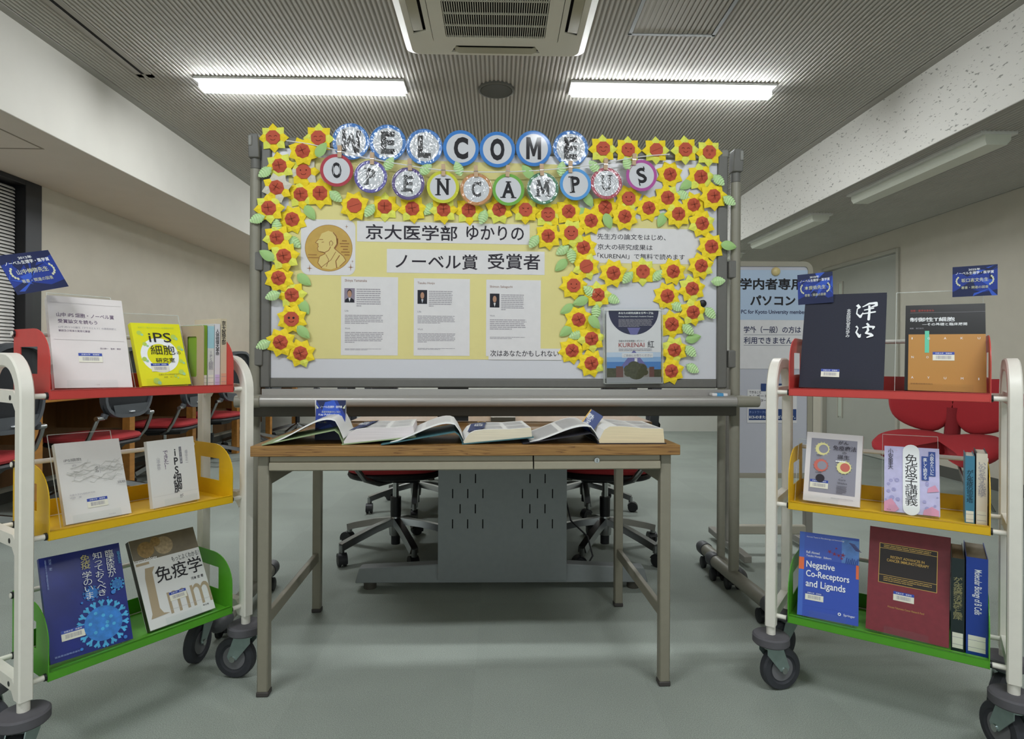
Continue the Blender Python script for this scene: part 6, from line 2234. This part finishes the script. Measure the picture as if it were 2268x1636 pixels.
def make_chair(label, M, group):
    t = thing('office_chair', label, 'office chair', M, group)
    b = MB()
    b.lathe([(0.0, 0.20), (0.020, 0.20), (0.026, 0.17), (0.034, 0.125), (0.030, 0.085), (0.0, 0.085)], DKCHR, 18)
    for k in range(5):
        K = Matrix.Rotation(2 * PI * k / 5 + 0.3, 4, 'Z')
        b.sweep([(0.02, 0, 0.155), (0.12, 0, 0.137), (0.24, 0, 0.105), (0.295, 0, 0.088)], [(-0.021, -0.016), (0.021, -0.016), (0.016, 0.014), (-0.016, 0.014)], DKCHR, side=(0, 1, 0), M=K)
        b.cyl((0.293, 0, 0.06), (0.293, 0, 0.095), 0.013, DKCHR, 12, M=K)
    b.build('star_base', t)
    for k in range(5):
        K = Matrix.Rotation(2 * PI * k / 5 + 0.3, 4, 'Z') @ Matrix.Translation((0.293, 0, 0)) @ Matrix.Rotation(1.1 * k, 4, 'Z')
        w_ = MB()
        for s in (-1, 1):
            w_.lathe([(0.0, -0.009), (0.022, -0.009), (0.029, -0.004), (0.029, 0.004), (0.022, 0.009), (0.0, 0.009)], BLACK, 18, K @ Matrix.Translation((-0.012, s * 0.012, 0.029)) @ Matrix.Rotation(PI / 2, 4, 'X'))
        w_.prism([arc(0, 0, 0.033, 20, 200, 8)], -0.02, 0.02, BLACK, K @ Matrix.Translation((-0.012, 0, 0.029)) @ Matrix.Rotation(PI / 2, 4, 'X'))
        w_.build('caster', t)
    g = MB()
    g.lathe([(0.0, 0.04), (0.022, 0.04), (0.022, 0.10), (0.026, 0.20), (0.026, 0.27), (0.0145, 0.27)], BLACK, 16)
    g.lathe([(0.0145, 0.27), (0.014, 0.36), (0.0, 0.36)], CHROME, 16)
    g.build('gas_column', t)
    m_ = MB()
    m_.add([(-0.06, -0.14, 0.355), (0.06, -0.14, 0.355), (0.06, 0.10, 0.345), (-0.06, 0.10, 0.345), (-0.12, -0.17, 0.40), (0.12, -0.17, 0.40), (0.12, 0.14, 0.40), (-0.12, 0.14, 0.40)],
           [(0, 3, 2, 1), (4, 5, 6, 7), (0, 1, 5, 4), (1, 2, 6, 5), (2, 3, 7, 6), (3, 0, 4, 7)], BLACK)
    m_.build('mechanism', t)
    s_ = MB()
    rounded_pad(s_, 0.47, 0.45, 0.385, 0.42, SHELLB, crown=0)
    s_.build('seat_shell', t)
    s_ = MB()
    rounded_pad(s_, 0.475, 0.455, 0.415, 0.455, SEATRED)
    s_.build('seat', t)
    # back: curved frame with black mesh
    fr2 = MB()
    zc, hz, hx = 0.79, 0.215, 0.215
    pts = []
    for i in range(33):
        a = 2 * PI * i / 32
        p = 2 / 3.0
        x = hx * math.copysign(abs(math.cos(a)) ** p, math.cos(a))
        z = zc + hz * math.copysign(abs(math.sin(a)) ** p, math.sin(a))
        pts.append((x * (1 - 0.10 * (z - zc) / hz), -0.235 - 0.10 * (z - 0.58) + 0.5 * x * x, z))
    fr2.sweep(pts, [(-0.020, -0.011), (0.020, -0.011), (0.020, 0.011), (-0.020, 0.011)], BACKG, side=(0, 1, 0), caps=False)
    fr2.add([(x_, -0.247 - 0.10 * (z_ - 0.58), z_) for x_, z_ in ((-0.14, 0.58), (0.14, 0.58), (0.17, 0.65), (-0.17, 0.65))], [(0, 1, 2, 3)], BACKG)
    fr2.add([(x_, -0.225 - 0.10 * (z_ - 0.58), z_) for x_, z_ in ((-0.14, 0.58), (0.14, 0.58), (0.17, 0.65), (-0.17, 0.65))], [(3, 2, 1, 0)], BACKG)
    fr2.build('back_frame', t)
    me_ = MB()

    def fn(u, v):
        x = (u - 0.5) * 2 * hx * 0.97
        z = zc + (v - 0.5) * 2 * hz * 0.95
        k_ = 1 - 0.10 * (z - zc) / hz
        return (x * k_ * (1 - 0.12 * abs(2 * v - 1) ** 6), -0.238 - 0.10 * (z - 0.58) + 0.5 * x * x * k_, z)
    me_.grid(fn, 12, 12, MESHB)
    me_.build('back_mesh', t)
    MB().box(-0.02, 0.02, -0.262, -0.250, 0.60, 0.606, WHITE_PRINT).build('maker_plate', t)
    for s in (-1, 1):
        br = MB()
        br.cyl((s * 0.205, -0.215, 0.575), (s * 0.270, -0.215, 0.575), 0.014, DKCHR, 12)
        br.tube([(s * 0.255, -0.215, 0.575), (s * 0.262, -0.20, 0.53), (s * 0.265, -0.17, 0.46), (s * 0.255, -0.13, 0.405), (s * 0.20, -0.07, 0.375), (s * 0.10, -0.02, 0.368)], 0.0125, DKCHR, 10)
        br.build('back_bracket', t)
        MB().cyl((s * 0.208, -0.215, 0.575), (s * 0.20, -0.222, 0.60), 0.02, BACKG, 10).build('bracket_socket', t)
    return t


G1 = 'office chairs at the window-side counter'
LAB = ['office chair at the window-side counter, the nearest, behind the white trolley frame', 'office chair at the window-side counter, second from the camera, below the red tray',
       'office chair at the window-side counter, third, seen between the trolley posts', 'office chair at the window-side counter, fourth, partly behind the board post',
       'office chair at the window-side counter, fifth, behind the board', 'office chair farthest along the counter, only its star base showing under the board']
ROT_L = PI / 2      # faces the wall
ch0 = None
for lb, yy, xx, da in zip(LAB, (3.03, 3.98, 4.83, 5.58, 6.5, 7.45), (-2.64, -2.62, -2.63, -2.62, -2.62, -2.45), (0.05, -0.06, 0.1, -0.12, 0.06, 0.2)):
    M = frame((xx, yy, 0), ROT_L + da)
    if ch0 is None:
        ch0 = make_chair(lb, M, G1)
    else:
        dup(ch0, M, lb, G1)
G2 = 'office chairs at the grey workstation'
for lb, x, yy, a in (('red office chair at the grey workstation, nearest on the window side', -0.50, 2.98, -PI / 2 + 0.15), ('red office chair at the grey workstation, farther one on the window side', -0.52, 3.86, -PI / 2 - 0.2),
                     ('red office chair at the grey workstation, nearest on the corridor side', 0.53, 2.98, PI / 2 - 0.2), ('red office chair at the grey workstation, farther one on the corridor side', 0.56, 3.88, PI / 2 + 0.25)):
    dup(ch0, frame((x, yy, 0), a), lb, G2)

# ------------------------------------------------------------------ window-side counter
OAK = mat('orange oak veneer', '#b57c38', 0.5, var=0.14, scale=6, stretch=(6, 0.5, 6))
OAKD = mat('brown oak panel', '#7d552a', 0.6, var=0.10, scale=6, stretch=(6, 6, 0.6))
ct = thing('counter', 'long oak counter along the window-side wall with evenly spaced legs', 'counter', frame((-3.185, 2.3, 0), 0))
CL_ = 5.8
MB().box(0, 0.60, 0, CL_, 0.685, 0.72, OAK).build('countertop', ct, bevel=0.004)
MB().box(0.03, 0.05, 0, CL_, 0.12, 0.684, OAKD).build('back_panel', ct)
for yy in (0.33, 1.20, 2.08, 2.96, 3.84, 4.72, 5.6):
    MB().box(0.52, 0.575, yy - 0.03, yy + 0.03, 0, 0.684, OAK).build('leg', ct, bevel=0.003)
    MB().box(0.05, 0.52, yy - 0.012, yy + 0.012, 0.45, 0.684, OAKD).build('divider', ct)

# ------------------------------------------------------------------ grey workstation seen from its end
WG = mat('mid grey desk steel', '#84898a', 0.45, var=0.03)
WTOP = mat('light wood desktop', '#8c6b43', 0.5, var=0.08, scale=5, stretch=(6, 0.6, 6))
ws = thing('workstation', 'grey double-sided workstation with slotted end panel, seen under the desk', 'workstation', frame((0.02, 2.46, 0), 0))
LW = 2.4
MB().box(-0.62, 0.61, 0, LW, 0.662, 0.692, WTOP).build('desktop', ws, bevel=0.003)
ep = MB()
slots = []
for blk in (-1, 1):
    for r_ in range(-1, 6):
        z0 = 0.255 + r_ * 0.0615
        xs_ = (-0.0615, 0.0, 0.0615) if r_ % 2 == 0 else (-0.031, 0.031)
        for dx_ in xs_:
            if 0.24 < z0 < 0.62:
                x_ = blk * 0.142 + dx_
                slots.append([(x_ - 0.0022, z0), (x_ + 0.0022, z0), (x_ + 0.0022, z0 + 0.038), (x_ - 0.0022, z0 + 0.038)])
ep.prism([[(-0.262, 0.045), (0.262, 0.045), (0.262, 0.66), (-0.262, 0.66)]] + slots, -0.001, 0.001, WG, Matrix(((1, 0, 0, 0), (0, 0, -1, 0.006), (0, 1, 0, 0), (0, 0, 0, 1))))
ep.build('end_panel', ws, smooth=False)
MB().box(-0.25, 0.25, 0.06, 0.08, 0.05, 0.66, VOID).build('slot_shade_backing', ws)  # black sheet painted as the dark seen through the slots
for y_ in (0.05, LW - 0.08):
    ft = MB()
    ft.add([(-0.60, y_ - 0.035, 0.03), (0.60, y_ - 0.035, 0.03), (0.60, y_ + 0.035, 0.03), (-0.60, y_ + 0.035, 0.03), (-0.585, y_ - 0.028, 0.088), (0.585, y_ - 0.028, 0.088), (0.585, y_ + 0.028, 0.088), (-0.585, y_ + 0.028, 0.088),
            (-0.25, y_ - 0.028, 0.105), (0.25, y_ - 0.028, 0.105), (0.25, y_ + 0.028, 0.105), (-0.25, y_ + 0.028, 0.105)],
           [(0, 3, 2, 1), (0, 1, 5, 4), (4, 5, 9, 8), (1, 2, 6, 5), (2, 3, 7, 6), (3, 0, 4, 7), (6, 7, 11, 10), (4, 8, 11, 7), (5, 6, 10, 9), (8, 9, 10, 11)], WG)
    o = ft.build('foot', ws, bevel=0.004)
    for s in (-1, 1):
        MB().cyl((s * 0.545, y_, 0), (s * 0.545, y_, 0.031), 0.026, mat('brown grey glide', '#4a463e', 0.6), 14).build('glide', o)
MB().box(-0.03, 0.03, 0.12, LW - 0.1, 0.06, 0.66, WG).build('centre_panel', ws)
MB().box(-0.05, 0.05, 0.0, LW, 0.692, 0.708, mat('beige cable duct', '#9c9384', 0.5)).build('cable_duct', ws)
cb = MB()
cb.tube([(0.30, 2.75, 0.35), (0.33, 2.72, 0.22), (0.40, 2.68, 0.16), (0.42, 2.66, 0.08), (0.37, 2.62, 0.02), (0.27, 2.62, 0.008)], 0.004, BLACK, 8)
tag(cb.build('power_cable'), 'thin black cable drooping beside the grey end panel', 'cable')
# low screen and boxes that show under the board
bs_ = thing('book_box', 'small white box standing on the workstation behind the blue tent card', 'box', frame((-0.36, 2.9, 0.692), 0))
MB().box(-0.06, 0.06, -0.05, 0.05, 0, 0.045, WHITE_PAPER).build('carton', bs_, bevel=0.002)
sg = thing('keyboard_tray', 'grey slab lying along the far part of the workstation top', 'tray', frame((0.22, 3.2, 0.692), 0))
MB().box(-0.30, 0.33, -0.1, 0.1, 0, 0.022, mat('dark taupe slab', '#5d584f', 0.5)).build('slab', sg, bevel=0.004)

# ------------------------------------------------------------------ poster stand beside the board
SY = 2.95
MS = frame(cw(1.270, SY), -PSI)


def S(px, py):
    p = MS.inverted() @ at(px, py, SY)
    return p.x, p.z


ps = thing('poster_stand', 'white poster stand with grey rounded frame beside the board, notices on it', 'sign stand', MS)
fx0, fz1 = S(1621, 579)
fx1, fz0 = S(1796, 1058)
FG = mat('warm grey stand frame', '#a19c8d', 0.45)
loop = rrect(fx0 + 0.012, fx1 - 0.012, fz0 + 0.012, fz1 - 0.012, 0.03, 5)
f = MB()
pts = [(a, 0.0, b) for a, b in loop] + [(loop[0][0], 0.0, loop[0][1])]
f.sweep(pts, [(-0.012, -0.012), (0.012, -0.012), (0.012, 0.012), (-0.012, 0.012)], FG, side=(0, 1, 0), caps=False)
f.build('board_frame', ps)
fb = MB()
fb.prism([rrect(fx0 + 0.02, fx1 - 0.02, fz0 + 0.02, fz1 - 0.02, 0.025, 5)], -0.005, 0.005, mat('pale lavender board', '#c4c5d0', 0.5), PRINT)
fb.build('board', ps, smooth=False)
GR = mat('grey stand tube', '#85827a', 0.45)
for x in (fx0 + 0.0, fx1 + 0.0):
    p = MB()
    p.box(x - 0.018, x + 0.018, 0.014, 0.05, 0.06, 1.0, GR)
    o = p.build('post', ps, bevel=0.004)
    q_ = MB()
    q_.box(x - 0.018, x + 0.018, -0.22, 0.28, 0.03, 0.062, GR)
    q_.build('foot', ps, bevel=0.004)
cbx = MB()
cbx.box(fx0, fx1, 0.015, 0.045, 0.093, 0.138, FG)
cbx.build('cross_bar', ps, bevel=0.006)


def poster(label, box, m, y, items=None):
    x0, z1 = S(box[0], box[1])
    x1, z0 = S(box[2], box[3])
    mb = MB()
    mb.box(x0, x1, z0, z1, -0.0008, 0, m)
    for s, b, mm, bo in items or []:
        a0, b1 = S(b[0], b[1])
        a1, b0 = S(b[2], b[3])
        if s is None:
            mb.rect(a0, a1, b0, b1, 0.0003, mm)
        else:
            mb.text(s, a0, a1, b0, b1, 0.0006, mm, bold=bo)
    return tag(mb.build('poster', None, MS @ Matrix.Translation((0, y, 0)) @ PRINT, smooth=False), label, 'poster')


PBLUE = mat('pale blue poster paper', '#b7cbe4', 0.6)
NVI = mat('navy print', '#2b3058', 0.7)
poster('pale blue and white poster with big black letters under the cream magnet', (1631, 598, 1789, 817), WHITE_PAPER, -0.0075, [
    (None, (1631, 598, 1789, 709), PBLUE, 0), ('学内者専用', (1637, 616, 1776, 643), INK, 0.03), ('パソコン', (1660, 654, 1760, 677), INK, 0.035),
    ('PC for Kyoto University members', (1640, 686, 1787, 698), NVI, 0.02), ('学外（一般）の方は', (1646, 722, 1772, 738), NVI, 0.015), (None, (1646, 741, 1773, 742.2), NVI, 0),
    ('利用できません。', (1646, 746, 1760, 762), NVI, 0.015), (None, (1646, 764, 1758, 765.2), NVI, 0)])
poster('small white notice with a navy band lower on the poster stand', (1654, 862, 1763, 936), WHITE_PAPER, -0.0075, [
    ('できること', (1658, 865, 1684, 871), INK2, 0.01), ('レポート作成', (1667, 873, 1716, 880), INK2, 0.01), ('インターネット', (1668, 883, 1718, 890), INK2, 0.01), (None, (1659, 875, 1662, 879), INK2, 0), (None, (1659, 885, 1662, 889), INK2, 0),
    (None, (1657, 905, 1762, 930), mat('deep navy band', '#22407c', 0.6), 0), ('ネットワークに入るには、', (1658, 909, 1722, 915), mat('pale blue print', '#9fb4e4', 0.6), 0.0),
    ('ECS-IDまたはSPS-IDが必要です。', (1658, 919, 1760, 927), WHITE_PRINT, 0.02)])
poster('narrow navy strip above the small white notice', (1684, 849, 1740, 866), mat('deep navy band', '#22407c', 0.6), -0.0095)
x, z = S(1716, 602)
tag(MB().lathe([(0.0, 0.018), (0.012, 0.016), (0.019, 0.011), (0.0215, 0.005), (0.0215, 0.0), (0.0, 0.0)], mat('cream magnet', '#dcc98f', 0.35), 22).build('magnet', None, MS @ Matrix.Translation((x, -0.0083, z)) @ PRINT), 'round cream magnet at the top of the poster stand', 'magnet')

# ------------------------------------------------------------------ red lounge chairs by the corridor wall
LRED = mat('deep red wool upholstery', '#9c1f26', 0.9, var=0.08, scale=260)


def wing(mb, outline, thick, M, bend, m):
    """Cushion from a rounded outline, its ends curving up by bend."""
    n = len(outline)
    cx_ = sum(a for a, b in outline) / n
    cy_ = sum(b for a, b in outline) / n
    rings = []
    for s, z in ((0.0, -0.5), (0.6, -0.5), (0.93, -0.46), (1.0, -0.1), (1.0, 0.1), (0.95, 0.42), (0.7, 0.56), (0.4, 0.62), (0.0, 0.64)):
        rings.append([(a * s, cy_ + (b - cy_) * s, z * thick + bend * (a * s) ** 2) for a, b in outline])
    vs = [p for r_ in rings for p in r_]
    mb.add(vs, [(k * n + i, k * n + (i + 1) % n, (k + 1) * n + (i + 1) % n, (k + 1) * n + i) for k in range(len(rings) - 1) for i in range(n)], m, M)


def smooth_loop(pts, n=4):
    out = []
    N = len(pts)
    for i in range(N):
        p0, p1, p2, p3 = (Vector(pts[(i + k) % N]) for k in (-1, 0, 1, 2))
        for j in range(n):
            t = j / n
            q = 0.5 * ((2 * p1) + (-p0 + p2) * t + (2 * p0 - 5 * p1 + 4 * p2 - p3) * t * t + (-p0 + 3 * p1 - 3 * p2 + p3) * t ** 3)
            out.append((q.x, q.y))
    return out


def lounge(label, M):
    t = thing('lounge_chair', label, 'lounge chair', M)
    s = MB()
    so = smooth_loop([(-0.34, -0.06), (-0.32, -0.19), (-0.20, -0.24), (-0.09, -0.13), (0.0, -0.03), (0.09, -0.13), (0.20, -0.24), (0.32, -0.19), (0.34, -0.06), (0.26, 0.08), (0.12, 0.13), (0.0, 0.10), (-0.12, 0.13), (-0.26, 0.08)])
    so = [(a_, b_ * 1.35) for a_, b_ in so]
    wing(s, so, 0.075, Matrix.Translation((0, 0, 0.415)) @ Matrix.Rotation(R(13), 4, 'X'), 0.40, LRED)
    s.build('seat', t, angle=60)
    for sx in (-1, 1):
        b = MB()
        bo = smooth_loop([(sx * p, q) for p, q in [(0.02, -0.06), (0.10, -0.14), (0.24, -0.12), (0.34, -0.05), (0.37, 0.08), (0.33, 0.19), (0.20, 0.22), (0.06, 0.18), (0.01, 0.08)]][::sx])
        K = Matrix.Translation((0, 0.21, 0.62)) @ Matrix.Rotation(R(90 - 14), 4, 'X')
        wing(b, bo, 0.05, K, 0.40, LRED)
        b.build('back_wing', t, angle=60)
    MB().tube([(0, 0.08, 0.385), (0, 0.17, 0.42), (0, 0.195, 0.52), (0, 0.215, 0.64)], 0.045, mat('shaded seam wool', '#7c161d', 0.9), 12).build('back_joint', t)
    for sx in (-1, 1):
        for sy in (-1, 1):
            MB().cyl((sx * 0.08, sy * 0.06, 0.385), (sx * 0.22, sy * 0.20, 0.0), 0.009, CHROME, 10).build('leg', t)
    return t


lounge('red winged lounge chair with chrome legs, seen beneath the red tray near the door', frame((2.84, 3.80, 0), R(-52)))
